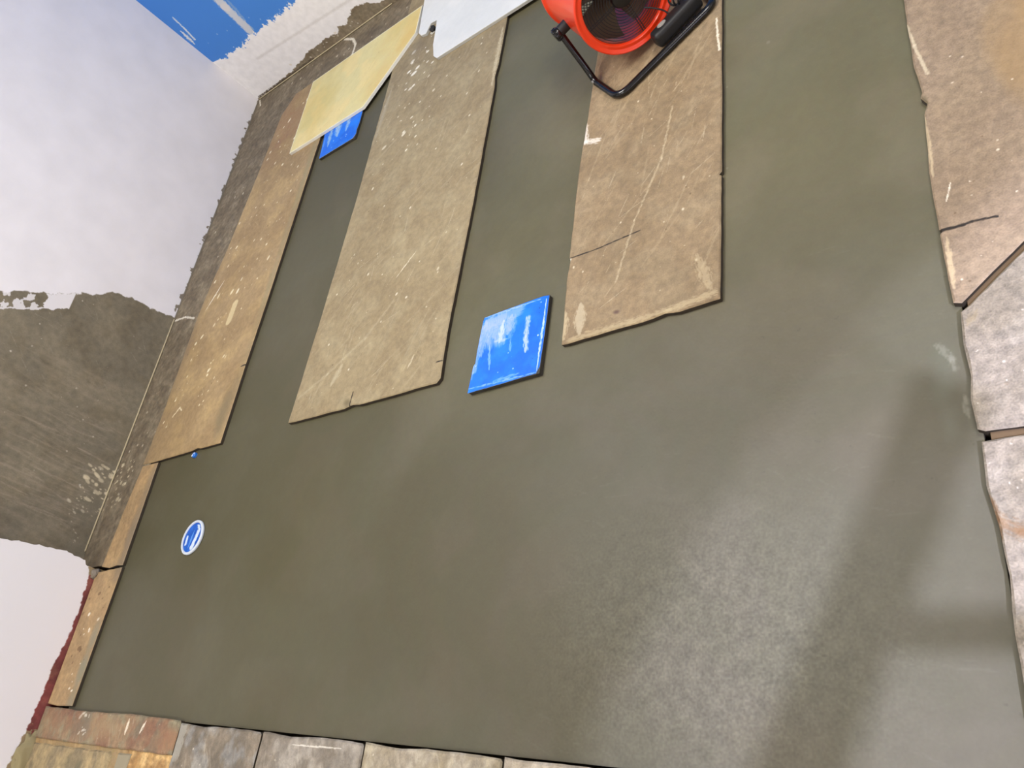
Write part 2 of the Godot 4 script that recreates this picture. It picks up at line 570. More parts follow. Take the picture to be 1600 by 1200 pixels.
	for i in steps:
		var y0 := -0.1 + 0.8 * i / steps if i < 80 else 0.6111 + (i - 80) * 0.2389
		var y1 := -0.1 + 0.8 * (i + 1) / steps if i < 79 else (0.6111 if i == 79 else 0.6111 + (i - 79) * 0.2389)
		var z0 := edge_at(arris, y0) + 0.008 * fz.get_noise_1d(y0)
		var z1 := edge_at(arris, y1) + 0.008 * fz.get_noise_1d(y1)
		quad(st, Vector3(-3.68, y0, z0), Vector3(-3.68, y1, z1), Vector3(-3.68, y1, 3.0), Vector3(-3.68, y0, 3.0), Vector3.RIGHT, uv2)
		quad(st, Vector3(-3.68, y0, z0), Vector3(-3.68, y1, z1), Vector3(-3.9, y1, -0.655), Vector3(-3.9, y0, -0.655), Vector3.FORWARD, uv2)
	put("pier", st.commit(), wl, t2.material(0.75, 0.12), "white pier standing forward of the wall, old red paint at its foot")
	# a lump of grey mortar at the foot of the pier's corner, and crumbs further along
	lump(wl, "mortar_lump", Vector3(-3.672, -0.002, -0.625), Vector3(0.02, 0.02, 0.022), plain(rgb(128, 118, 104), 0.9), 3)
	lump(wl, "mortar_lump", Vector3(-3.675, 0.0, 0.11), Vector3(0.016, 0.045, 0.09), plain(rgb(150, 138, 102), 0.9), 4)

	# --- back wall: blue above, white band, bare cement at its foot
	var R3 := Rect2(-3.88, 0.0, 2.3, 0.95)   # (x, y)
	var t3 := Tex.new(R3, 400.0, rgb(128, 116, 94), rgb(118, 104, 82), rgb(138, 126, 104), 41, 4.0, 30.0, 0.16, 0.18)
	var white2 := rgb(240, 238, 238)
	var blue := rgb(66, 132, 216)
	var cem := [[-3.87, 0.006], [-3.70, 0.016], [-3.567, 0.02], [-3.45, 0.026], [-3.38, 0.04], [-3.30, 0.054], [-3.237, 0.056], [-3.12, 0.058], [-3.06, 0.045], [-3.04, 0.038], [-3.02, 0.05], [-3.0, 0.075], [-2.97, 0.062], [-2.93, 0.06], [-2.89, 0.085], [-2.83, 0.105], [-2.75, 0.09], [-2.68, 0.045], [-2.64, 0.04], [-2.58, 0.07], [-2.3, 0.09]]
	var bl := [[-3.87, 0.342], [-3.83, 0.33], [-3.76, 0.308], [-3.72, 0.33], [-3.69, 0.31], [-3.65, 0.325], [-3.59, 0.305], [-3.53, 0.33], [-3.44, 0.318], [-3.29, 0.32], [-3.13, 0.32], [-3.05, 0.325], [-2.0, 0.32]]
	var n4 := Tex.noise(9, 0.045, 4, t3.w, t3.h)
	var n5 := Tex.noise(10, 0.16, 3, t3.w, t3.h)
	for j in t3.h:
		for i in t3.w:
			var x := R3.position.x + (i + 0.5) / t3.ppm
			var y := (j + 0.5) / t3.ppm
			var q := j * t3.w + i
			var e := edge_at(cem, x) + (n4[q] / 255.0 - 0.5) * 0.022 + (n5[q] / 255.0 - 0.5) * 0.008
			var a := clampf((y - e) * 320.0 + 0.5, 0.0, 1.0)
			if a > 0.0:
				var k := 1.0 + 0.03 * (n4[q] / 127.5 - 1.0)
				t3.mix(q, Color(white2.r * k, white2.g * k, white2.b * k), a, 30.0)
			# brushed lower edge of the blue: ragged along the brush's way
			var rag := (n4[q] / 255.0 - 0.5) * 0.05 + (n5[q] / 255.0 - 0.5) * 0.03
			var b := clampf((y - edge_at(bl, x) - rag * (1.0 if x > -3.75 else 0.5)) * 260.0 + 0.5, 0.0, 1.0)
			if b > 0.0:
				t3.mix(q, blue, b, 36.0)
	# white touches over the blue: the broad streak and a brushed nick next to the corner
	t3.stroke([V(-3.44, 0.66), V(-3.455, 0.52), V(-3.468, 0.35)], 0.032, rgb(214, 212, 214), 0.9, 0.25, 0.3, 36.0, 5)
	t3.stroke([V(-3.425, 0.7), V(-3.44, 0.86)], 0.038, rgb(214, 212, 214), 0.9, 0.25, 0.3, 36.0, 5)
	t3.stroke([V(-3.395, 0.6), V(-3.43, 0.4)], 0.012, rgb(150, 175, 210), 0.6, 0.8, 0.6, 0.0, 6)
	t3.stroke([V(-3.79, 0.655), V(-3.80, 0.57), V(-3.815, 0.5)], 0.008, rgb(220, 222, 228), 0.9, 0.8, 0.4, 36.0, 8)
	t3.stroke([V(-3.835, 0.58), V(-3.845, 0.48)], 0.014, rgb(225, 225, 228), 0.95, 0.9, 0.4, 36.0, 9)
	t3.splash(Rect2(-3.85, 0.33, 0.7, 0.3), 12, 0.002, 0.006, rgb(200, 210, 225), 0.8, 2.0)
	t3.stroke([V(-3.6, 0.2), V(-2.7, 0.14)], 0.012, rgb(196, 190, 184), 0.35, 0.4, 0.8)
	# crumbly dark line along the foot
	t3.stroke([V(-3.85, 0.012), V(-3.6, 0.008), V(-3.3, 0.008)], 0.009, rgb(72, 62, 48), 0.8, 1.0, 0.6, -60.0)
	t3.splash(Rect2(-3.6, 0.01, 0.9, 0.05), 16, 0.003, 0.01, rgb(226, 218, 204), 0.9, 2.0, 1.0)
	var wb := structure("wall_back", "far wall painted blue above a rough white band, bare cement showing at its foot")
	st = start()
	box(st, Vector3(-4.02, -0.1, -3.86), Vector3(2.65, 3.0, -3.71), func(p: Vector3) -> Vector2: return Vector2((p.x - R3.position.x) / R3.size.x, p.y / R3.size.y))
	put("painted_face", st.commit(), wb, t3.material(0.7, 0.12))

	# thin pale beads where the bare wall meets the floor
	var s := start()
	soft_box(s, Vector3(-3.868, 0.002, -1.385), Vector3(0.007, 0.007, 1.29), 0.003)
	var o := put("trim_1", s.commit(), self, plain(rgb(186, 172, 138), 0.8))
	o.set_meta("kind", "structure"); o.set_meta("label", "thin pale bead along the foot of the bare grey wall patch"); o.set_meta("category", "trim")
	s = start()
	soft_box(s, Vector3(-3.24, 0.002, -3.708), Vector3(1.24, 0.006, 0.006), 0.0028)
	o = put("trim_2", s.commit(), self, plain(rgb(190, 176, 142), 0.8))
	o.set_meta("kind", "structure"); o.set_meta("label", "thin pale bead along the foot of the far wall behind the yellow board"); o.set_meta("category", "trim")

	# the sides of the room that the photograph does not show
	var paint := plain(rgb(225, 222, 216), 0.8)
	for a in [["wall_right", Vector3(2.5, -0.1, -3.71), Vector3(2.65, 3.0, 3.15), "plain white wall to the right of the photograph"], ["wall_front", Vector3(-4.02, -0.1, 3.0), Vector3(2.5, 3.0, 3.15), "plain white wall behind the camera"], ["ceiling", Vector3(-4.02, 3.0, -3.86), Vector3(2.65, 3.12, 3.15), "plain white ceiling above the photograph"]]:
		s = start()
		box(s, a[1], a[2])
		o = put(a[0], s.commit(), self, paint)
		o.set_meta("kind", "structure"); o.set_meta("label", a[3]); o.set_meta("category", (a[0] as String).get_slice("_", 0))

func lump(parent: Node, called: String, at: Vector3, size: Vector3, mat: Material, sd: int, label := "") -> MeshInstance3D:
	var sp := SphereMesh.new()
	sp.radius = 1.0; sp.height = 2.0; sp.radial_segments = 24; sp.rings = 14
	var a := sp.get_mesh_arrays()
	var v: PackedVector3Array = a[Mesh.ARRAY_VERTEX]
	var f := FastNoiseLite.new()
	f.seed = sd
	f.frequency = 1.1
	for i in v.size():
		v[i] = v[i] * (1.0 + 0.55 * f.get_noise_3dv(v[i])) * size
	var st := start()
	for i in a[Mesh.ARRAY_INDEX]:
		st.set_smooth_group(1)
		st.add_vertex(v[i])
	st.index()
	st.generate_normals()
	var o := put(called, st.commit(), parent, mat, label)
	o.position = at
	return o

# ------------------------------------------------------------------ floor: screed, flagstones, mortar
func floor_pieces() -> void:
	var fl := structure("floor", "smooth grey green wet screed floor with old flagstones left standing proud of it")
	var cut := plain(rgb(56, 47, 34), 0.9)  # grimy sides, coloured darker still to draw the shadow line at slab edges
	# sub-base under everything
	var s := start()
	box(s, Vector3(-4.02, -0.2, -3.86), Vector3(2.65, -0.06, 3.15))
	put("sub_base", s.commit(), fl, plain(rgb(90, 80, 65), 0.9))

	# --- the screed
	var R := Rect2(-3.6, -3.72, 3.45, 3.72)
	var t := Tex.new(R, 300.0, rgb(100, 96, 73), rgb(97, 92, 68), rgb(104, 99, 77), 51, 1.3, 9.0, 0.018, 0.035)
	# the float marks and a coarser skin near the camera
	var n1 := Tex.noise(52, 0.004, 3, t.w, t.h)
	var n2 := Tex.noise(53, 0.075, 4, t.w, t.h)
	var n3 := Tex.noise(54, 0.36, 3, t.w, t.h)
	for j in t.h:
		for i in t.w:
			var q := j * t.w + i
			var x := R.position.x + (i + 0.5) / t.ppm
			var z := R.position.y + (j + 0.5) / t.ppm
			var rr := clampf(1.0 - Vector2((x + 0.75) / 0.5, (z + 0.32) / 0.38).length(), 0.0, 1.0)
			var near := clampf(1.2 - Vector2((x + 0.6) / 1.4, (z + 0.4) / 1.1).length(), 0.0, 1.0)
			var g := (n2[q] - 128.0) * 0.5 + (n3[q] - 128.0) * 0.6
			t.hh[q] = clampi(int(128.0 + g * (0.12 + 0.35 * near + 0.55 * rr) + (n1[q] - 128.0) * 0.15 + (t.hh[q] - 128.0) * (0.1 + 0.2 * near)), 0, 255)
			# the skin has begun to dry, and so to pale, along the side away from the wall
			var dry := clampf((x + 2.3 + (n1[q] - 128.0) * 0.004) / 1.9, 0.0, 1.0)
			var k := (1.0 + ((n2[q] - 128.0) * 0.10 + (n3[q] - 128.0) * 0.17) / 128.0 * minf(1.0, rr * 1.6)) * lerpf(0.87, 1.12, dry * clampf((-0.55 - z) / 0.9, 0.3, 1.0))  # near end kept darker: weaker room light there, put into the colour
			t.d[q * 3] = clampi(int(t.d[q * 3] * k), 0, 255)
			t.d[q * 3 + 1] = clampi(int(t.d[q * 3 + 1] * k), 0, 255)
			t.d[q * 3 + 2] = clampi(int(t.d[q * 3 + 2] * k * (1.0 + 0.1 * minf(1.0, near))), 0, 255)  # bluer near the camera: cool sheen of the lit pool tinted in
	t.scratches(Rect2(-1.2, -0.75, 0.95, 0.65), 160, 0.02, 0.09, 0.0022, 0.2, 0.5, rgb(140, 137, 122), 0.12)
	t.scratches(Rect2(-0.5, -2.5, 0.3, 2.4), 60, 0.02, 0.07, 0.002, 0.1, 0.3, rgb(140, 137, 122), 0.12)
	t.scratches(Rect2(-1.2, -1.1, 1.0, 1.0), 80, 0.005, 0.02, 0.0016, 0.3, 0.8, rgb(72, 70, 58), 0.5)
	# damp patch and thin places along the right-hand stones
	t.spot(-0.24, -0.86, 0.035, 0.05, 0.0, rgb(96, 97, 80), 0.6, 0.8)
	t.spot(-0.245, -0.80, 0.03, 0.06, 0.3, rgb(98, 98, 82), 0.6, 0.8)
	t.stroke([V(-0.245, -0.885), V(-0.225, -0.85), V(-0.222, -0.83)], 0.009, rgb(140, 138, 122), 0.5, 0.9, 0.8)
	t.stroke([V(-0.214, -0.77), V(-0.212, -0.72)], 0.008, rgb(146, 142, 126), 0.5, 0.9, 0.8)
	t.spot(-0.245, -0.71, 0.025, 0.06, 0.0, rgb(104, 103, 88), 0.5, 0.9)
	t.splash(Rect2(-0.9, -2.2, 0.65, 0.9), 7, 0.004, 0.012, rgb(150, 147, 130), 0.4)
	# the mark ruled from the end of the single flagstone past the blue cover
	t.stroke([V(-1.19, -1.12), V(-1.262, -1.08)], 0.003, rgb(96, 94, 78), 0.6, 0.5, 0.6, -30.0)
	t.stroke([V(-1.27, -1.36), V(-1.19, -1.36)], 0.003, rgb(96, 94, 78), 0.5, 0.5, 0.6, -30.0)
	var sm := t.material(0.5, 0.09, 0.4)
	put("screed", flat_piece([V(-3.5, -3.71), V(-0.196, -3.71), V(-0.196, -0.07), V(-3.5, -0.07)], -0.055, SCREED, R, sm, cut, 0.0, 0.001, 5.0), fl, null, "smooth grey green wet screed")

	# --- mortar along the two walls
	R = Rect2(-3.88, -3.72, 2.3, 3.1)
	t = Tex.new(R, 300.0, rgb(122, 109, 88), rgb(108, 95, 76), rgb(134, 122, 100), 61, 5.0, 26.0, 0.2, 0.22)
	t.stroke([V(-3.02, -3.70), V(-2.93, -3.64), V(-2.88, -3.56), V(-2.88, -3.48), V(-2.92, -3.44)], 0.012, rgb(226, 218, 200), 0.95, 0.5, 0.5, 30.0)
	t.stroke([V(-3.86, -3.70), V(-3.82, -3.63)], 0.008, rgb(226, 218, 200), 0.95, 0.4, 0.5, 30.0)
	t.splash(Rect2(-3.85, -1.2, 0.14, 0.26), 46, 0.003, 0.014, rgb(208, 194, 162), 0.95, 1.8, 1.2)
	t.splash(Rect2(-3.87, -3.7, 0.3, 3.0), 30, 0.002, 0.009, rgb(222, 212, 190), 0.9, 2.0)
	t.splash(Rect2(-3.7, -3.7, 1.4, 0.24), 20, 0.003, 0.01, rgb(222, 212, 190), 0.8, 2.0)
	t.stroke([V(-3.86, -2.02), V(-3.75, -2.01), V(-3.64, -1.97)], 0.008, rgb(230, 222, 206), 0.9, 0.8, 0.5, 30.0)
	t.spot(-3.12, -3.55, 0.1, 0.07, 0.3, rgb(78, 68, 54), 0.5, 0.9)
	t.spot(-2.75, -3.58, 0.12, 0.06, 0.2, rgb(78, 68, 54), 0.45, 0.9)
	t.spot(-3.78, -1.0, 0.07, 0.09, 0.0, rgb(92, 80, 62), 0.5, 0.9)
	t.spot(-3.72, -0.72, 0.08, 0.08, 0.0, rgb(96, 82, 62), 0.6, 0.9)
	put("mortar_bed", flat_piece([V(-3.87, -3.71), V(-2.1, -3.71), V(-2.1, -3.48), V(-3.3, -3.475), V(-3.38, -3.47), V(-3.45, -3.3), V(-3.52, -2.5), V(-3.53, -2.0), V(-3.53, -1.16), V(-3.55, -0.66), V(-3.87, -0.66)], -0.05, -0.003, R, t.material(0.85, 0.5), cut, 0.004, 0.003, 0.03, 5), fl, null, "dark rough mortar bed along the foot of both walls")

	# --- flagstone along the left wall
	R = Rect2(-3.72, -3.5, 0.8, 2.4)
	t = Tex.new(R, 420.0, rgb(164, 139, 101), rgb(148, 123, 87), rgb(181, 154, 108), 71, 2.4, 18.0, 0.09, 0.12, 0.6)
	for k in 26:   # reddish tone at the far end
		t.spot(-3.45 + t.rng.randf() * 0.45, -3.45 + t.rng.randf() * 0.5, 0.12, 0.16, 0.0, rgb(158, 118, 88), 0.1, 1.0)
	for k in 16:   # greyed, dirt-filled corner at its near end and along the joint
		t.spot(-3.03 + t.rng.randf() * 0.08, -1.46 + t.rng.randf() * 0.3, 0.045, 0.08, -0.3, rgb(124, 112, 86), 0.22, 1.0)
	for k in 26:
		t.spot(-3.60, -3.3 + t.rng.randf() * 2.2, 0.07, 0.2, 0.0, rgb(140, 120, 92), 0.22, 1.0)
		t.spot(-2.96, -3.0 + t.rng.randf() * 1.6, 0.03, 0.2, 0.0, rgb(150, 138, 106), 0.2, 1.0)
	t.splash(Rect2(-3.55, -3.4, 0.55, 1.4), 95, 0.002, 0.012, rgb(240, 230, 200), 0.95, 2.0, 0.5)
	t.splash(Rect2(-3.55, -2.2, 0.42, 0.9), 60, 0.002, 0.012, rgb(240, 228, 192), 0.95, 2.0, 0.5)
	t.splash(Rect2(-3.6, -3.4, 0.6, 2.2), 26, 0.0015, 0.005, rgb(84, 66, 44), 0.8)
	t.stroke([V(-3.235, -1.93), V(-3.24, -1.83)], 0.026, rgb(222, 204, 158), 0.75, 0.15, 0.2)
	t.stroke([V(-3.53, -1.98), V(-3.44, -2.14)], 0.006, rgb(240, 232, 214), 0.9, 0.8, 0.5)
	t.stroke([V(-3.47, -1.36), V(-3.43, -1.40), V(-3.40, -1.38)], 0.006, rgb(226, 210, 176), 0.9, 0.8, 0.5)
	t.scratches(Rect2(-3.6, -3.3, 0.6, 2.1), 50, 0.03, 0.1, 0.0018, 1.2, 0.6, rgb(220, 205, 170), 0.4)
	t.crack([V(-2.94, -1.514), V(-2.975, -1.512)], 0.004)
	var m := t.material(0.72, 0.22)
	put("flagstone", flat_piece([V(-3.38, -3.47), V(-2.935, -3.47), V(-2.935, -2.945), V(-2.94, -1.9), V(-2.947, -1.514), V(-2.947, -1.137), V(-3.1, -1.137), V(-3.13, -1.144), V(-3.17, -1.137), V(-3.49, -1.135), V(-3.545, -1.136), V(-3.60, -1.138), V(-3.59, -1.43), V(-3.60, -1.98), V(-3.575, -2.2), V(-3.545, -2.34), V(-3.5, -2.9), V(-3.47, -3.34)], -0.05, 0.0, R, m, cut, 0.002, 0.004, 0.025, 6), fl, null, "long tan flagstone beside the left wall, spattered with white paint")
	# --- narrow flagstones between the wall and the screed
	R = Rect2(-3.72, -1.14, 0.3, 1.08)
	t = Tex.new(R, 500.0, rgb(170, 142, 102), rgb(150, 124, 90), rgb(184, 152, 108), 72, 5.0, 22.0, 0.1, 0.13, 0.6)
	for k in 24:
		t.spot(-3.46, -1.1 + t.rng.randf() * 0.5, 0.05, 0.08, 0.0, rgb(136, 120, 96), 0.3, 0.8)
		t.spot(-3.47, -0.4 + t.rng.randf() * 0.32, 0.04, 0.06, 0.0, rgb(140, 132, 110), 0.3, 0.8)
		t.spot(-3.66, -1.1 + t.rng.randf() * 0.5, 0.05, 0.08, 0.0, rgb(124, 106, 82), 0.22, 0.9)
	t.scratches(Rect2(-3.66, -1.1, 0.12, 0.4), 20, 0.02, 0.05, 0.003, 1.0, 0.3, rgb(96, 72, 46), 0.5)
	t.splash(Rect2(-3.6, -0.5, 0.12, 0.38), 12, 0.003, 0.012, rgb(236, 226, 206), 0.95, 2.0, 1.2)
	t.splash(Rect2(-3.66, -0.62, 0.18, 0.4), 14, 0.003, 0.012, rgb(100, 74, 50), 0.7, 2.0, 1.2)
	m = t.material(0.75, 0.3)
	put("flagstone", flat_piece([V(-3.60, -1.13), V(-3.455, -1.128), V(-3.443, -0.65), V(-3.5, -0.652), V(-3.56, -0.645), V(-3.64, -0.655), V(-3.625, -0.9)], -0.05, -0.001, R, m, cut, 0.002, 0.003, 0.02, 7), fl, null, "narrow tan and grey flagstone between the bare wall patch and the screed")
	put("flagstone", flat_piece([V(-3.672, -0.633), V(-3.6, -0.633), V(-3.55, -0.638), V(-3.443, -0.642), V(-3.445, -0.085), V(-3.56, -0.08), V(-3.672, -0.085)], -0.05, -0.002, R, m, cut, 0.002, 0.003, 0.02, 8), fl, null, "narrow tan flagstone at the foot of the red-edged pier")

	# --- the broad flagstone in the middle
	R = Rect2(-2.5, -3.72, 0.86, 2.62)
	t = Tex.new(R, 420.0, rgb(150, 134, 102), rgb(139, 122, 91), rgb(161, 147, 115), 81, 2.6, 16.0, 0.1, 0.13, 0.6)
	t.scratches(Rect2(-2.45, -3.1, 0.75, 1.95), 80, 0.05, 0.3, 0.006, -0.95, 0.5, rgb(186, 174, 146), 0.28)
	t.scratches(Rect2(-2.45, -3.1, 0.75, 1.95), 110, 0.02, 0.12, 0.0018, -0.9, 0.7, rgb(216, 206, 180), 0.5)
	t.scratches(Rect2(-2.45, -3.1, 0.75, 1.95), 40, 0.04, 0.2, 0.012, 1.2, 0.6, rgb(128, 110, 80), 0.2)
	t.splash(Rect2(-2.45, -3.0, 0.75, 1.85), 120, 0.0015, 0.007, rgb(226, 216, 192), 0.85, 1.6, 0.6)
	t.splash(Rect2(-2.3, -3.14, 0.2, 0.32), 22, 0.004, 0.015, rgb(244, 238, 222), 0.95, 1.7, 1.2)
	t.splash(Rect2(-2.35, -2.85, 0.3, 0.5), 22, 0.003, 0.012, rgb(236, 228, 206), 0.9, 1.8, 1.0)
	t.splash(Rect2(-2.45, -3.0, 0.75, 1.85), 50, 0.001, 0.004, rgb(92, 78, 56), 0.8)
	t.stroke([V(-2.45, -1.24), V(-2.30, -1.31), V(-2.12, -1.42), V(-2.0, -1.55)], 0.009, rgb(200, 188, 160), 0.3, 0.9, 0.8)
	t.stroke([V(-2.26, -1.25), V(-2.22, -1.33)], 0.02, rgb(196, 184, 156), 0.5, 0.5, 0.6)
	t.stroke([V(-2.02, -1.66), V(-1.93, -1.76)], 0.004, rgb(232, 222, 200), 0.8, 0.9, 0.8)
	t.stroke([V(-2.40, -2.9), V(-2.42, -2.6)], 0.022, rgb(176, 168, 148), 0.5, 0.5, 0.8)
	t.stroke([V(-1.84, -1.22), V(-1.82, -1.27)], 0.006, rgb(216, 204, 178), 0.7, 0.8, 0.8)
	t.stroke([V(-1.69, -2.85), V(-1.69, -2.5)], 0.016, rgb(214, 202, 172), 0.5, 0.9, 0.6)
	t.spot(-2.13, -1.15, 0.03, 0.02, 0.3, rgb(104, 92, 66), 0.7, 0.7)
	t.crack([V(-2.115, -1.13), V(-2.112, -1.19)], 0.003)
	t.crack([V(-1.675, -1.21), V(-1.70, -1.21)], 0.0025)
	t.spot(-2.26, -3.12, 0.07, 0.09, 0.2, rgb(112, 98, 78), 0.45, 0.9)
	m = t.material(0.7, 0.2)
	put("flagstone", flat_piece([V(-2.442, -3.71), V(-1.68, -3.71), V(-1.678, -2.62), V(-1.686, -2.55), V(-1.676, -2.48), V(-1.673, -1.9), V(-1.679, -1.35), V(-1.671, -1.145), V(-1.685, -1.13), V(-2.06, -1.13), V(-2.1, -1.138), V(-2.145, -1.131), V(-2.478, -1.138), V(-2.456, -1.6), V(-2.438, -2.28)], -0.05, 0.0, R, m, cut, 0.0025, 0.004, 0.025, 9), fl, null, "broad grey tan flagstone between the two runs of screed, reaching under the white board")

	# --- the flagstone under the fan
	R = Rect2(-1.22, -3.72, 0.55, 2.62)
	t = Tex.new(R, 440.0, rgb(146, 125, 95), rgb(132, 112, 83), rgb(156, 137, 107), 91, 3.2, 22.0, 0.12, 0.15, 0.6)
	t.scratches(Rect2(-1.18, -2.6, 0.45, 1.4), 60, 0.05, 0.3, 0.005, -1.1, 0.35, rgb(196, 178, 144), 0.3)
	t.scratches(Rect2(-1.18, -2.6, 0.45, 1.4), 60, 0.02, 0.1, 0.0016, -1.0, 0.6, rgb(222, 210, 180), 0.5)
	t.splash(Rect2(-1.18, -2.6, 0.46, 1.4), 70, 0.0012, 0.005, rgb(226, 214, 186), 0.85, 1.5)
	t.splash(Rect2(-1.18, -2.6, 0.46, 1.4), 60, 0.001, 0.004, rgb(104, 84, 58), 0.8)
	t.crack([V(-1.194, -1.446), V(-1.10, -1.444), V(-1.035, -1.449), V(-0.95, -1.455)], 0.0022)
	t.stroke([V(-1.13, -1.16), V(-1.135, -1.26)], 0.024, rgb(196, 182, 154), 0.7, 0.5, 0.4)
	t.stroke([V(-1.185, -1.155), V(-1.19, -1.25)], 0.02, rgb(214, 198, 162), 0.55, 0.9, 0.6)
	t.stroke([V(-1.16, -1.145), V(-0.85, -1.15), V(-0.72, -1.165)], 0.014, rgb(198, 180, 142), 0.55, 0.8, 0.7)
	t.stroke([V(-1.19, -2.0), V(-1.18, -1.92), V(-1.13, -1.90)], 0.014, rgb(240, 232, 222), 0.75, 0.6, 0.6)
	t.stroke([V(-0.86, -1.9), V(-0.89, -1.7), V(-0.97, -1.5), V(-1.02, -1.3)], 0.005, rgb(212, 196, 162), 0.5, 1.0, 0.8)
	t.stroke([V(-0.716, -2.2), V(-0.712, -2.12), V(-0.706, -2.05)], 0.005, rgb(240, 228, 206), 0.9, 0.6, 0.6)
	t.stroke([V(-0.73, -1.18), V(-0.77, -1.3)], 0.022, rgb(196, 178, 142), 0.5, 0.9, 0.6)
	t.spot(-1.01, -1.195, 0.014, 0.009, 0.2, rgb(92, 70, 62), 0.8, 0.7)
	t.spot(-1.192, -1.44, 0.006, 0.006, 0.0, rgb(250, 244, 226), 0.9, 0.3, 40.0)
	m = t.material(0.72, 0.17)
	put("flagstone", flat_piece([V(-1.178, -3.71), V(-0.702, -3.71), V(-0.701, -2.27), V(-0.702, -1.56), V(-0.71, -1.553), V(-0.703, -1.546), V(-0.706, -1.142), V(-0.82, -1.138), V(-0.86, -1.145), V(-0.9, -1.139), V(-1.17, -1.137), V(-1.19, -1.14), V(-1.197, -1.36), V(-1.192, -1.44), V(-1.197, -1.45), V(-1.197, -1.82), V(-1.187, -1.99), V(-1.172, -2.35)], -0.05, 0.0, R, m, cut, 0.0025, 0.004, 0.025, 10), fl, null, "rough tan flagstone with a hairline crack, standing under the fan")

	# --- right-hand stones
	R = Rect2(-0.24, -3.72, 0.86, 2.8)
	t = Tex.new(R, 460.0, rgb(150, 130, 107), rgb(142, 122, 98), rgb(158, 138, 113), 101, 2.8, 24.0, 0.1, 0.2, 0.6)
	for k in 100:   # an ochre tone that runs along the stone away from the joint
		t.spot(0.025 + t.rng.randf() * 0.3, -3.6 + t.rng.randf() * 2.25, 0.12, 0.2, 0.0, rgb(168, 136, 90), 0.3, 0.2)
	t.splash(Rect2(-0.2, -2.2, 0.3, 1.2), 50, 0.001, 0.004, rgb(238, 224, 200), 0.9)
	t.splash(Rect2(-0.2, -2.2, 0.3, 1.2), 40, 0.001, 0.003, rgb(104, 82, 60), 0.7)
	t.stroke([V(-0.208, -1.8), V(-0.2, -1.72), V(-0.182, -1.61)], 0.005, rgb(220, 206, 176), 0.7, 0.6, 0.6)
	t.stroke([V(-0.203, -1.48), V(-0.206, -1.3)], 0.007, rgb(206, 186, 150), 0.7, 0.6, 0.6)
	t.stroke([V(-0.2, -1.13), V(-0.202, -1.0)], 0.008, rgb(214, 192, 150), 0.6, 0.6, 0.6)
	t.stroke([V(-0.19, -1.22), V(-0.175, -1.27)], 0.003, rgb(250, 240, 220), 0.9, 0.9, 0.8)
	t.spot(-0.2, -1.525, 0.011, 0.026, 0.0, rgb(118, 104, 78), 0.85, 0.4, -60.0)
	t.crack([V(-0.212, -1.152), V(-0.18, -1.15), V(-0.15, -1.152), V(-0.105, -1.147)], 0.003)
	t.crack([V(-0.207, -1.151), V(-0.165, -1.15)], 0.0045)
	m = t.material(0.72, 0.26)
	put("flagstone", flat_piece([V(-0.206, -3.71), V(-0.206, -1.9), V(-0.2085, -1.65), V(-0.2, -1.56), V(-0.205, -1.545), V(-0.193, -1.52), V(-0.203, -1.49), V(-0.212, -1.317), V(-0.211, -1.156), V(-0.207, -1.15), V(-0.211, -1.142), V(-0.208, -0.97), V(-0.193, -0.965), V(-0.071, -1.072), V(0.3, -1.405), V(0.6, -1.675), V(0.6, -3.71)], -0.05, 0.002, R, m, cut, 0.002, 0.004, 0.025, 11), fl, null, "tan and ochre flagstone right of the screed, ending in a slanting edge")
	R = Rect2(-0.24, -1.7, 0.86, 2.1)
	t = Tex.new(R, 480.0, rgb(146, 135, 120), rgb(135, 124, 107), rgb(156, 146, 132), 111, 4.0, 26.0, 0.14, 0.26, 0.8)
	t.splash(Rect2(-0.2, -1.1, 0.4, 1.2), 120, 0.001, 0.004, rgb(236, 228, 214), 0.8)
	t.splash(Rect2(-0.2, -1.1, 0.4, 1.2), 120, 0.001, 0.004, rgb(128, 108, 86), 0.6)
	t.stroke([V(-0.2, -0.515), V(-0.16, -0.49), V(-0.12, -0.485), V(0.0, -0.46)], 0.018, rgb(134, 98, 64), 0.55, 0.9, 1.0)
	t.stroke([V(-0.203, -0.56), V(-0.196, -0.48)], 0.012, rgb(110, 78, 48), 0.85, 0.6, 0.7)
	t.stroke([V(-0.06, -1.055), V(-0.03, -1.06)], 0.012, rgb(120, 104, 110), 0.5, 0.6, 0.7)
	t.stroke([V(-0.19, -0.91), V(-0.17, -0.94)], 0.01, rgb(150, 134, 104), 0.6, 0.8, 0.7)
	m = t.material(0.7, 0.3)
	put("flagstone", flat_piece([V(-0.198, -0.945), V(-0.181, -0.957), V(-0.062, -1.063), V(0.3, -1.38), V(0.6, -1.65), V(0.6, -0.685), V(-0.13, -0.682), V(-0.19, -0.684), V(-0.202, -0.69), V(-0.206, -0.75), V(-0.199, -0.8), V(-0.202, -0.87)], -0.05, 0.001, R, m, cut, 0.002, 0.004, 0.02, 12), fl, null, "pale grey flagstone right of the screed below the slanting edge")
	put("flagstone", flat_piece([V(-0.2, -0.664), V(-0.1, -0.668), V(0.6, -0.67), V(0.6, 0.35), V(-0.198, 0.35), V(-0.199, -0.237), V(-0.197, -0.365), V(-0.192, -0.42), V(-0.195, -0.506), V(-0.203, -0.58)], -0.05, 0.001, R, m, cut, 0.002, 0.004, 0.02, 13), fl, null, "pale flagstone with a rusty stain at its edge, right of the screed")

	put("mortar_bed", flat_piece([V(-0.185, -1.75), V(0.6, -1.75), V(0.6, 0.3), V(-0.185, 0.3)], -0.055, -0.009, Rect2(-0.3, -1.8, 1.0, 2.2), plain(rgb(104, 84, 60), 0.95), cut, 0.0, 0.001, 0.5, 30), fl, null, "brown mortar in the joints of the right hand stones")
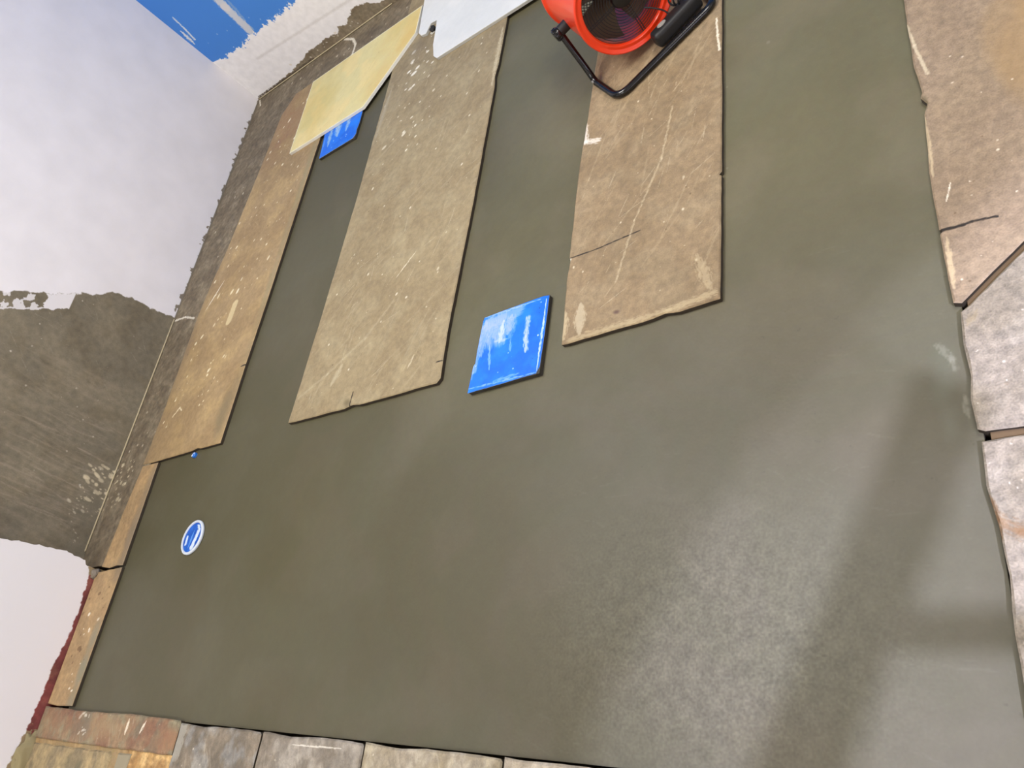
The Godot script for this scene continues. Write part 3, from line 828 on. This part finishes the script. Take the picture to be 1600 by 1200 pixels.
	# --- the row of stones along the near edge of the screed
	var row := [[-3.672, -2.607, rgb(146, 120, 92), rgb(132, 98, 76), rgb(138, 130, 104), 0.032, "reddish brown flagstone at the near left corner of the screed"], [-2.601, -2.150, rgb(134, 122, 105), rgb(114, 104, 90), rgb(150, 144, 134), 0.3, "grey brown flagstone with a pale left end at the near edge of the screed"], [-2.147, -1.697, rgb(134, 126, 114), rgb(122, 112, 98), rgb(156, 148, 136), 0.3, "cold grey flagstone at the near edge of the screed"], [-1.691, -1.227, rgb(156, 145, 126), rgb(146, 134, 110), rgb(176, 166, 148), 0.3, "buff grey flagstone at the near edge of the screed"], [-1.222, -0.21, rgb(160, 149, 132), rgb(158, 146, 126), rgb(184, 174, 158), 0.3, "pale flagstone running off at the bottom of the photograph"]]
	var sd := 121
	for r in row:
		R = Rect2(r[0] - 0.01, -0.09, r[1] - r[0] + 0.02, 0.44)
		t = Tex.new(R, 480.0, r[2], r[3], r[4], sd, 5.5, 26.0, 0.14, 0.16)
		t.scratches(Rect2(r[0], -0.08, r[1] - r[0], 0.15), int((r[1] - r[0]) * 30), 0.02, 0.1, 0.006, 1.2, 0.3, rgb(104, 92, 76), 0.3)
		t.scratches(Rect2(r[0], -0.08, r[1] - r[0], 0.15), int((r[1] - r[0]) * 26), 0.02, 0.08, 0.004, 1.2, 0.3, rgb(206, 196, 178), 0.35)
		t.splash(Rect2(r[0], -0.07, r[1] - r[0], 0.14), int((r[1] - r[0]) * 26), 0.001, 0.005, rgb(220, 208, 188), 0.8)
		if sd == 121:
			for k in 40:
				t.spot(-3.68 + t.rng.randf() * 0.7, -0.06 + t.rng.randf() * 0.09, 0.09, 0.05, 0.0, rgb(166, 142, 108), 0.16, 0.9)
			t.stroke([V(-2.95, -0.06), V(-2.95, -0.01)], 0.01, rgb(232, 220, 196), 0.9, 0.6, 0.5)
			t.stroke([V(-2.83, -0.06), V(-2.85, -0.02)], 0.008, rgb(236, 226, 206), 0.9, 0.8, 0.5)
			for k in 10:
				t.spot(-3.33 + t.rng.randf() * 0.1, -0.06 + t.rng.randf() * 0.08, 0.04, 0.05, 0.4, rgb(118, 110, 94), 0.25, 0.9)
				t.spot(-2.75 + t.rng.randf() * 0.12, -0.04 + t.rng.randf() * 0.05, 0.08, 0.04, 0.0, rgb(150, 112, 84), 0.2, 0.9)
			t.splash(Rect2(-3.35, -0.07, 0.12, 0.08), 16, 0.003, 0.01, rgb(214, 206, 190), 0.8, 2.5, 1.2)
		if sd == 122:
			t.stroke([V(-2.58, -0.06), V(-2.58, 0.02)], 0.03, rgb(160, 156, 144), 0.8, 0.4, 0.3)
		if sd == 123:
			t.stroke([V(-2.0, -0.04), V(-1.78, -0.045)], 0.003, rgb(226, 220, 208), 0.8, 0.6, 0.5)
		m = t.material(0.78, 0.35)
		var zt: float = -0.075 if sd == 121 else -0.066
		put("flagstone", flat_piece([V(r[0], zt), V(r[0] + (r[1] - r[0]) * 0.3, zt + 0.004), V(r[0] + (r[1] - r[0]) * 0.66, zt - 0.002), V(r[1] - 0.006, zt + 0.002), V(r[1], zt + 0.008), V(r[1] - 0.002, r[5]), V(r[0], r[5] + 0.012 if sd == 121 else r[5])], -0.05, 0.0015 * (sd % 3), R, m, cut, 0.0035, 0.005, 0.02, sd), fl, null, r[6])
		sd += 1
	# second row, at the bottom left corner, set in yellow sand mortar
	R = Rect2(-3.7, 0.0, 1.6, 0.36)
	t = Tex.new(R, 460.0, rgb(158, 140, 104), rgb(136, 122, 94), rgb(172, 150, 110), 131, 7.0, 26.0, 0.14, 0.18)
	for k in 8:
		t.spot(-3.32 + t.rng.randf() * 0.1, 0.07 + t.rng.randf() * 0.08, 0.03, 0.06, 0.5, rgb(100, 96, 76), 0.3, 0.9)
	m = t.material(0.8, 0.4)
	put("flagstone", flat_piece([V(-3.672, 0.06), V(-3.3, 0.055), V(-3.02, 0.05), V(-3.005, 0.06), V(-3.06, 0.35), V(-3.672, 0.35)], -0.05, -0.002, R, m, cut, 0.004, 0.006, 0.02, 14), fl, null, "greenish tan flagstone in the bottom left corner beside the pier")
	put("flagstone", flat_piece([V(-2.96, 0.05), V(-2.87, 0.046), V(-2.89, 0.2), V(-2.96, 0.2)], -0.05, -0.002, R, plain(rgb(150, 140, 116), 0.8), cut, 0.003, 0.005, 0.02, 15), fl, null, "small grey stone wedged in the yellow mortar")
	t = Tex.new(R, 460.0, rgb(184, 148, 96), rgb(160, 124, 78), rgb(206, 172, 118), 133, 9.0, 30.0, 0.16, 0.2)
	t.scratches(Rect2(-3.0, 0.02, 0.8, 0.1), 40, 0.03, 0.12, 0.004, 0.1, 0.2, rgb(226, 196, 140), 0.5)
	for k in 60:
		t.spot(-3.68 + t.rng.randf() * 0.75, t.rng.randf() * 0.1, 0.07, 0.05, 0.0, rgb(150, 132, 100), 0.25, 0.8)
	put("mortar_bed", flat_piece([V(-3.67, 0.02), V(-2.6, 0.015), V(-2.595, 0.042), V(-2.2, 0.045), V(-2.2, 0.35), V(-3.67, 0.35)], -0.055, -0.006, R, t.material(0.9, 0.6), cut, 0.006, 0.004, 0.02, 16), fl, null, "yellow sand mortar between the near stones")
	# the floor goes on outside the photograph
	R = Rect2(-3.9, -3.72, 6.5, 6.8)
	t = Tex.new(R, 60.0, rgb(168, 148, 118), rgb(156, 136, 106), rgb(178, 160, 130), 141, 1.0, 8.0, 0.1, 0.1)
	m = t.material(0.75, 0.0)
	for a in [[0.61, -3.7, 2.5, -1.9], [0.61, -1.89, 2.5, 0.4], [0.61, 0.41, 2.5, 3.0], [-3.67, 0.36, -1.7, 3.0], [-1.69, 0.36, 0.6, 3.0]]:
		put("flagstone", flat_piece([V(a[0], a[1]), V(a[2], a[1]), V(a[2], a[3]), V(a[0], a[3])], -0.05, 0.0, R, m, cut, 0.003, 0.004, 0.2, 17), fl)

# ------------------------------------------------------------------ loose boards
func boards() -> void:
	# yellow-faced offcut: a rectangle with one corner sawn off, lying across two flagstones
	var t := thing("plasterboard_offcut", "yellow faced board offcut with a sawn corner, lying across two flagstones near the blue wall", "board")
	var k := 0.9897
	var poly := [V(-3.21 * k, -2.905 * k), V(-3.221 * k, -3.47 * k), V(-2.33 * k, -3.477 * k), V(-2.323 * k, -3.267 * k), V(-2.608 * k, -2.911 * k)]
	var R := Rect2(-3.25, -3.5, 1.0, 0.65)
	var x := Tex.new(R, 420.0, rgb(224, 210, 150), rgb(216, 198, 130), rgb(232, 212, 148), 151, 1.6, 12.0, 0.03, 0.02)
	for q in 26:
		x.spot(-2.62 + x.rng.randf() * 0.35, -3.4 + x.rng.randf() * 0.45, 0.1, 0.14, 0.4, rgb(222, 186, 104), 0.12, 1.0)
	x.splash(R, 14, 0.0015, 0.004, rgb(140, 110, 60), 0.7)
	x.scratches(Rect2(-3.1, -3.3, 0.8, 0.4), 20, 0.03, 0.12, 0.003, -0.8, 0.5, rgb(196, 170, 100), 0.35)
	x.scratches(Rect2(-2.9, -3.1, 0.5, 0.2), 5, 0.05, 0.14, 0.003, -0.7, 0.3, rgb(244, 230, 180), 0.7)
	for i in poly.size():
		x.stroke([poly[i], poly[(i + 1) % poly.size()]], 0.007, rgb(238, 232, 206), 0.9, 0.3, 0.4)
	var core := plain(rgb(226, 224, 214), 0.85)
	put("facing", flat_piece(poly, 0.0135, 0.0155, R, x.material(0.6, 0.02), core, 0.0008, 0.0008, 0.05, 18), t, null, "yellow face")
	put("core", flat_piece(poly, 0.001, 0.0135, R, core, core, 0.0012, 0.0005, 0.05, 19), t, null, "white crumbly edge")
	# white board with a stepped end
	var t2 := thing("white_board", "white board with a broken stepped end, lying on the broad flagstone beside the yellow offcut", "board")
	k = 0.9907
	R = Rect2(-2.36, -3.72, 1.2, 0.85)
	x = Tex.new(R, 360.0, rgb(226, 226, 220), rgb(220, 220, 214), rgb(230, 229, 222), 161, 1.6, 12.0, 0.02, 0.015)
	poly = [V(-2.345 * k, -3.70), V(-2.297 * k, -3.24 * k), V(-2.27 * k, -3.205 * k), V(-2.235 * k, -3.195 * k), V(-2.215 * k, -3.255 * k), V(-2.175 * k, -3.25 * k), V(-2.165 * k, -3.17 * k), V(-2.155 * k, -3.06 * k), V(-2.13 * k, -2.965 * k), V(-2.1 * k, -2.932 * k), V(-1.68 * k, -2.938 * k), V(-1.25 * k, -2.944 * k), V(-1.25, -3.70)]
	var edge := plain(rgb(206, 206, 200), 0.8)
	put("facing", flat_piece(poly, 0.0125, 0.0145, R, x.material(0.45, 0.02), edge, 0.001, 0.0008, 0.03, 20), t2, null, "smooth white face")
	put("core", flat_piece(poly, 0.001, 0.0125, R, edge, plain(rgb(176, 174, 166), 0.85), 0.0016, 0.0005, 0.03, 21), t2)
	# a black scrap in the broken notch of the board, on a crumb of filler
	var t3 := thing("scrap", "small black scrap on a crumb of filler, in the notch of the white board", "rubble", Vector3(-2.172, 0.0, -3.168))
	lump(t3, "crumb", Vector3(-0.004, 0.003, 0.012), Vector3(0.014, 0.006, 0.008), plain(rgb(206, 202, 192), 0.9), 22)
	lump(t3, "black_piece", Vector3(0, 0.012, 0), Vector3(0.014, 0.012, 0.019), plain(rgb(34, 32, 30), 0.7), 24)

# ------------------------------------------------------------------ blue covers in the screed
func cover_face(rect: Rect2, sd: int) -> Tex:
	var x := Tex.new(rect, 900.0, rgb(10, 116, 232), rgb(6, 104, 222), rgb(22, 126, 238), sd, 6.0, 30.0, 0.04, 0.03)
	return x

func covers() -> void:
	var steel := plain(rgb(62, 58, 50), 0.6, 0.2)
	var R := Rect2(-1.545, -1.345, 0.3, 0.3)
	var x := cover_face(R, 171)
	var pale := rgb(176, 190, 244)
	x.stroke([V(-1.50, -1.31), V(-1.50, -1.18)], 0.022, pale, 0.62, 0.7, 0.6, 0.0, 3)
	x.stroke([V(-1.49, -1.295), V(-1.37, -1.31)], 0.03, pale, 0.6, 0.4, 0.5, 0.0, 4)
	x.stroke([V(-1.485, -1.30), V(-1.47, -1.22)], 0.03, pale, 0.5, 0.4, 0.5, 0.0, 5)
	x.stroke([V(-1.44, -1.30), V(-1.43, -1.22)], 0.032, pale, 0.5, 0.4, 0.5, 0.0, 6)
	x.stroke([V(-1.395, -1.30), V(-1.40, -1.235)], 0.022, pale, 0.6, 0.5, 0.5, 0.0, 7)
	x.stroke([V(-1.513, -1.29), V(-1.518, -1.13)], 0.012, pale, 0.6, 0.4, 0.5, 0.0, 8)
	for k in 12:
		var px := -1.485 + k * 0.0095
		x.stroke([V(px, -1.30), V(px + 0.006, -1.215 + 0.02 * sin(k * 2.1))], 0.01, pale, 0.42, 0.9, 0.7, 0.0, 10 + k)
	x.stroke([V(-1.425, -1.29), V(-1.43, -1.21)], 0.014, rgb(214, 222, 250), 0.7, 0.7, 0.6, 0.0, 31)
	x.stroke([V(-1.45, -1.22), V(-1.40, -1.215)], 0.01, rgb(204, 212, 250), 0.5, 0.9, 0.7, 0.0, 32)
	x.stroke([V(-1.47, -1.21), V(-1.455, -1.12)], 0.007, rgb(150, 186, 246), 0.75, 0.8, 0.6, 0.0, 33)
	x.stroke([V(-1.385, -1.2), V(-1.38, -1.165)], 0.006, rgb(150, 186, 246), 0.6, 0.8, 0.6, 0.0, 34)
	x.stroke([V(-1.325, -1.27), V(-1.325, -1.20), V(-1.318, -1.155)], 0.011, rgb(196, 206, 248), 0.85, 0.8, 0.6, 0.0, 35)
	x.stroke([V(-1.43, -1.075), V(-1.33, -1.078)], 0.008, rgb(150, 186, 246), 0.6, 0.9, 0.8, 0.0, 36)
	x.stroke([V(-1.53, -1.07), V(-1.26, -1.065)], 0.005, rgb(190, 206, 248), 0.6, 1.0, 0.8, 0.0, 37)
	x.stroke([V(-1.262, -1.32), V(-1.266, -1.07)], 0.005, rgb(206, 220, 250), 0.9, 0.8, 0.6, 0.0, 38)
	x.stroke([V(-1.51, -1.325), V(-1.28, -1.325)], 0.005, rgb(180, 200, 248), 0.7, 1.0, 0.7, 0.0, 39)
	x.stroke([V(-1.523, -1.32), V(-1.523, -1.1)], 0.004, rgb(180, 200, 248), 0.7, 1.0, 0.7, 0.0, 40)
	x.splash(R, 14, 0.001, 0.004, rgb(220, 226, 250), 0.8)
	x.splash(Rect2(-1.29, -1.32, 0.02, 0.26), 3, 0.002, 0.003, rgb(20, 60, 130), 0.8)
	var t := thing("floor_cover", "larger blue square cover smeared with white, in the screed between the two middle flagstones", "floor cover")
	put("face", flat_piece([V(-1.512, -1.327), V(-1.40, -1.331), V(-1.275, -1.334), V(-1.255, -1.33), V(-1.256, -1.2), V(-1.259, -1.085), V(-1.27, -1.064), V(-1.40, -1.06), V(-1.532, -1.057), V(-1.526, -1.15), V(-1.519, -1.16), V(-1.521, -1.2), V(-1.516, -1.312)], 0.0, 0.0025, R, x.material(0.4, 0.05), plain(rgb(150, 175, 220), 0.5), 0.0012, 0.0014, 0.012, 23), t, null, "blue face with white smears")
	put("body", flat_piece([V(-1.512, -1.327), V(-1.255, -1.332), V(-1.258, -1.062), V(-1.53, -1.059)], SCREED, 0.0, R, steel, steel, 0.0005, 0.0005, 0.05, 24), t, null, "dark steel edge")

	R = Rect2(-2.93, -2.96, 0.36, 0.3)
	x = cover_face(R, 181)
	pale = rgb(190, 204, 220)
	x.stroke([V(-2.84, -2.9), V(-2.83, -2.76)], 0.02, pale, 0.7, 0.8, 0.6, 0.0, 41)
	x.stroke([V(-2.79, -2.9), V(-2.77, -2.8)], 0.03, pale, 0.75, 0.7, 0.6, 0.0, 42)
	x.stroke([V(-2.70, -2.92), V(-2.70, -2.80)], 0.02, pale, 0.7, 0.8, 0.6, 0.0, 43)
	x.stroke([V(-2.88, -2.85), V(-2.87, -2.74)], 0.008, rgb(110, 160, 235), 0.7, 0.8, 0.6, 0.0, 44)
	x.splash(Rect2(-2.82, -2.78, 0.16, 0.08), 14, 0.002, 0.006, rgb(214, 224, 246), 0.9)
	t = thing("floor_cover", "smaller looking blue cover smeared with grey white, half hidden under the yellow offcut", "floor cover")
	put("face", flat_piece([V(-2.905, -2.94), V(-2.605, -2.94), V(-2.60, -2.80), V(-2.608, -2.76), V(-2.603, -2.73), V(-2.62, -2.707), V(-2.75, -2.705), V(-2.877, -2.702), V(-2.885, -2.78)], -0.003, -0.0005, R, x.material(0.4, 0.05), plain(rgb(150, 175, 220), 0.5), 0.0012, 0.0014, 0.012, 25), t, null, "blue face with greyish smears")
	put("body", flat_piece([V(-2.905, -2.94), V(-2.603, -2.94), V(-2.604, -2.705), V(-2.88, -2.702)], SCREED, -0.003, R, steel, steel, 0.0005, 0.0005, 0.05, 26), t, null, "dark steel edge")

	# the round blue lid
	var c := Vector3(-2.94, SCREED, -0.73)
	t = thing("drain_lid", "round blue lid with a white rim and white marks, lying alone on the open screed", "lid", c)
	var s := start()
	var upb := Basis(Vector3.RIGHT, Vector3.BACK, Vector3.UP)
	lathe(s, PackedVector2Array([V(0.062, 0.0), V(0.068, 0.0), V(0.071, 0.003), V(0.071, 0.008), V(0.068, 0.011), V(0.062, 0.011), V(0.060, 0.008), V(0.060, 0.0)]), 56, Vector3.ZERO, upb)
	put("rim", s.commit(), t, plain(rgb(206, 214, 222), 0.5), "white rim")
	R = Rect2(-0.064, -0.064, 0.128, 0.128)
	x = Tex.new(R, 1600.0, rgb(24, 92, 190), rgb(18, 82, 178), rgb(34, 104, 204), 191, 12.0, 40.0, 0.05, 0.04)
	x.stroke([V(0.012, -0.05), V(0.042, -0.03)], 0.008, rgb(220, 230, 240), 0.9, 0.5, 0.3)
	x.stroke([V(0.034, -0.022), V(0.018, 0.042)], 0.013, rgb(216, 226, 240), 0.95, 0.35, 0.25)
	x.stroke([V(0.0, -0.028), V(-0.008, 0.044)], 0.007, rgb(110, 164, 232), 0.8, 0.5, 0.4)
	x.stroke([V(-0.038, -0.004), V(-0.036, 0.026)], 0.008, rgb(216, 226, 240), 0.9, 0.4, 0.3)
	var disc := []
	for k in 40:
		disc.append(V(0.0605 * cos(TAU * k / 40.0), 0.0605 * sin(TAU * k / 40.0)))
	put("plate", flat_piece(disc, 0.0, 0.0075, R, x.material(0.4, 0.03), steel, 0.0, 0.0008, 1.0, 27), t, null, "blue plate with white marks")
	# a tiny cap at the end of the left flagstone
	t = thing("pipe_cap", "tiny blue and white cap on the screed at the near end of the paint-spattered flagstone", "cap", Vector3(-3.152, SCREED, -1.118))
	s = start()
	lathe(s, PackedVector2Array([V(0.0125, 0.0), V(0.013, 0.006), V(0.012, 0.0105), V(0.009, 0.013), V(0.0, 0.0135)]), 24, Vector3.ZERO, upb)
	put("cap_body", s.commit(), t, plain(rgb(40, 112, 200), 0.4))
	s = start()
	soft_box(s, Vector3(-0.004, 0.0132, 0.004), Vector3(0.011, 0.003, 0.006), 0.001, Basis(Vector3.UP, 0.7))
	soft_box(s, Vector3(0.006, 0.0126, -0.005), Vector3(0.007, 0.003, 0.005), 0.001, Basis(Vector3.UP, 0.7))
	put("paint_dab", s.commit(), t, plain(rgb(222, 232, 244), 0.5), "white dab")

# ------------------------------------------------------------------ the fan
func fan() -> void:
	# local axes: x along the base bar, z out of the front face, origin on the stone under the middle of the face
	var t := thing("drum_fan", "orange drum fan with black wire grille and black tube stand, on the cracked flagstone", "fan", Vector3(-0.934, 0.0, -2.229), 0.589)
	var H := 0.2
	var orange := plain(rgb(236, 58, 14), 0.34)
	orange.clearcoat_enabled = true
	orange.clearcoat = 0.4
	orange.clearcoat_roughness = 0.15
	var black := plain(rgb(18, 18, 19), 0.16)
	var matt := plain(rgb(24, 24, 25), 0.5)
	var c := Vector3(0, H, 0)
	var s := start()
	# drum with rolled lips, outside and inside
	lathe(s, PackedVector2Array([V(0.150, -0.302), V(0.166, -0.302), V(0.1735, -0.300), V(0.175, -0.295), V(0.1735, -0.290), V(0.1665, -0.285), V(0.1645, -0.28), V(0.1645, -0.02), V(0.1665, -0.012), V(0.170, -0.007), V(0.1715, -0.002), V(0.170, 0.003), V(0.1665, 0.0045)]), 96, c)
	lathe(s, PackedVector2Array([V(0.154, -0.014), V(0.154, -0.298), V(0.150, -0.302)]), 96, c)
	put("drum", s.commit(), t, orange)
	s = start()
	lathe(s, PackedVector2Array([V(0.1665, 0.0045), V(0.1625, 0.003), V(0.158, -0.001), V(0.1535, -0.002), V(0.149, 0.000), V(0.1445, -0.001), V(0.141, -0.006), V(0.1395, -0.012), V(0.141, -0.017), V(0.154, -0.017)]), 96, c)
	put("front_ring", s.commit(), t, orange, "orange ring round the grille")
	# grilles
	for zz in [-0.012, -0.29]:
		s = start()
		var r := 0.0388
		while r < 0.142:
			tube(s, arc(c + Vector3(0, 0, zz + 0.010 * (1.0 - pow(r / 0.14, 2.0)) * (1.0 if zz > -0.1 else -0.6)), Vector3.RIGHT, Vector3.UP, r, 0.0, TAU * 63.0 / 64.0, 63), 0.0013, 6, true)
			r += 0.0092
		for k in 4:
			var a := TAU * k / 4.0 + PI / 2.0
			var dr := Vector3(cos(a), sin(a), 0)
			var sd := Vector3(-sin(a), cos(a), 0) * 0.004
			for sg in [-1.0, 1.0]:
				tube(s, PackedVector3Array([c + dr * 0.03 + sd * sg + Vector3(0, 0, zz + 0.006), c + dr * 0.09 + sd * sg + Vector3(0, 0, zz + 0.003), c + dr * 0.146 + sd * sg + Vector3(0, 0, zz - 0.003)]), 0.0016, 6)
		var g := put("grille" if zz > -0.1 else "rear_grille", s.commit(), t, matt, "black wire rings and spokes of the front grille" if zz > -0.1 else "black wire rings of the rear grille")
		g.set_meta("kind", "stuff")
	s = start()
	lathe(s, PackedVector2Array([V(0.037, -0.012), V(0.038, -0.004), V(0.035, 0.002), V(0.029, 0.005), V(0.0, 0.006)]), 48, c + Vector3(0, 0.010, 0))
	put("hub_cap", s.commit(), t, plain(rgb(14, 14, 15), 0.35), "round black cap in the middle of the grille")
	s = start()
	lathe(s, PackedVector2Array([V(0.0, -0.27), V(0.05, -0.268), V(0.056, -0.255), V(0.056, -0.15), V(0.05, -0.135), V(0.02, -0.13), V(0.012, -0.06), V(0.0, -0.06)]), 40, c)
	put("motor", s.commit(), t, matt)
	var bm := plain(rgb(92, 82, 64), 0.7)
	for k in 4:
		s = start()
		var a0 := TAU * k / 4.0 + 0.4
		var n := 10
		for i in n:
			for j in n:
				var P := func(u: float, v: float) -> Vector3:
					var rr := lerpf(0.03, 0.146, u)
					var an := a0 + (v - 0.5) * lerpf(1.0, 1.15, u) + 0.25 * u
					return c + Vector3(rr * cos(an), rr * sin(an), -0.095 + (v - 0.5) * lerpf(0.06, 0.045, u))
				var u0 := float(i) / n; var u1 := float(i + 1) / n; var v0 := float(j) / n; var v1 := float(j + 1) / n
				var A: Vector3 = P.call(u0, v0); var B: Vector3 = P.call(u1, v0); var C: Vector3 = P.call(u1, v1); var D: Vector3 = P.call(u0, v1)
				var N := (B - A).cross(D - A).normalized()
				if N.z < 0.0:
					N = -N
				quad(s, A, B, C, D, N)
				quad(s, A - N * 0.0015, B - N * 0.0015, C - N * 0.0015, D - N * 0.0015, -N)
		put("fan_blade", s.commit(), t, bm)
	# tube stand: front bar on the stone, side bars back, legs up to the pivots
	var W := 0.205
	var zb := 0.093
	var r0 := 0.0125
	s = start()
	var bar := fillet(PackedVector3Array([Vector3(-W - 0.008, r0, -0.075), Vector3(-W, r0, zb), Vector3(W, r0, zb), Vector3(W + 0.008, r0, -0.075)]), 0.05, 9)
	tube(s, bar, r0, 16)
	put("base_tube", s.commit(), t, black, "glossy black base tube")
	for sg in [-1.0, 1.0]:
		s = start()
		var pv := Vector3(sg * 0.198, H, -0.155)
		# flattened strap leg, thinner than the tube
		tube(s, fillet(PackedVector3Array([Vector3(sg * (W + 0.006), r0 + 0.002, -0.03), Vector3(sg * (W + 0.009), r0 + 0.006, -0.075), Vector3(sg * (W + 0.004), 0.05, -0.098), pv + Vector3(0, -0.01, 0.002)]), 0.03, 6), 0.0112, 12)
		put("leg", s.commit(), t, black)
		s = start()
		lathe(s, PackedVector2Array([V(0.0, -0.0025), V(0.0055, -0.0025), V(0.006, 0.0), V(0.004, 0.003), V(0.0, 0.0035)]), 14, Vector3(sg * (W + 0.017), 0.026, -0.07), Basis(Vector3.BACK, Vector3.UP, Vector3(sg, 0.25, 0.2).normalized()).orthonormalized())
		put("screw", s.commit(), t, plain(rgb(190, 190, 186), 0.3, 0.8), "bright screw head")
		# spacer from the drum, and a ribbed clamp knob
		s = start()
		var ax := Basis(Vector3(0, 0, -sg), Vector3.UP, Vector3(sg, 0, 0))
		lathe(s, PackedVector2Array([V(0.0, -0.02), V(0.019, -0.02), V(0.019, 0.038), V(0.0, 0.038)]), 28, Vector3(sg * 0.158, H, -0.155), ax)
		put("spacer", s.commit(), t, matt)
		s = start()
		lathe(s, PackedVector2Array([V(0.0, -0.004), V(0.021, -0.004), V(0.0225, 0.0), V(0.0225, 0.014), V(0.0195, 0.0175), V(0.0, 0.019)]), 28, pv + Vector3(sg * 0.004, 0, 0), ax)
		for k in 14:
			var a := TAU * k / 14.0
			soft_box(s, pv + Vector3(sg * 0.011, 0.0222 * sin(a), 0.0222 * cos(a)), Vector3(0.014, 0.005, 0.004), 0.0012, Basis(Vector3.RIGHT, -a))
		put("pivot_knob", s.commit(), t, black, "ribbed black clamp knob")
	# switch box and the cord bundled by the front bar
	s = start()
	var bb := Basis(Vector3.UP, 0.05)
	soft_box(s, Vector3(0.085, 0.04, 0.048), Vector3(0.185, 0.055, 0.05), 0.014, bb)
	put("switch_box", s.commit(), t, matt, "black switch box beside the base tube")
	s = start()
	lathe(s, PackedVector2Array([V(0.0, 0.0025), V(0.012, 0.002), V(0.0128, 0.0), V(0.0128, -0.002)]), 24, Vector3(0.04, 0.0675, 0.048), Basis(Vector3.RIGHT, Vector3.FORWARD, Vector3.UP) * Basis.from_scale(Vector3(1.35, 0.8, 1)))
	put("dial_plate", s.commit(), t, plain(rgb(150, 146, 140), 0.4), "oval grey plate on the switch box")
	s = start()
	var cord := PackedVector3Array()
	for p in [Vector3(0.036, 0.122, -0.004), Vector3(0.046, 0.115, 0.004), Vector3(0.062, 0.098, 0.014), Vector3(0.075, 0.080, 0.022), Vector3(0.08, 0.062, 0.03)]:
		cord.append(p)
	tube(s, fillet(cord, 0.03), 0.0028, 8)
	for k in 3:
		var ctr := Vector3(0.122 + 0.012 * k, 0.085 - 0.006 * k, 0.022 + 0.008 * k)
		tube(s, arc(ctr, Vector3(0.9, 0.25, 0.0).normalized(), Vector3(-0.2, 0.95, -0.25 + 0.3 * k).normalized(), 0.021 + 0.003 * k, 0.0, TAU * 31.0 / 32.0, 31), 0.0032, 8, true)
	put("power_cord", s.commit(), t, matt, "black power cord looped by the switch box")
	# carrying handle on top
	s = start()
	tube(s, fillet(PackedVector3Array([Vector3(0, H + 0.162, -0.24), Vector3(0, H + 0.21, -0.22), Vector3(0, H + 0.21, -0.1), Vector3(0, H + 0.162, -0.08)]), 0.03), 0.009, 12)
	put("handle", s.commit(), t, black)
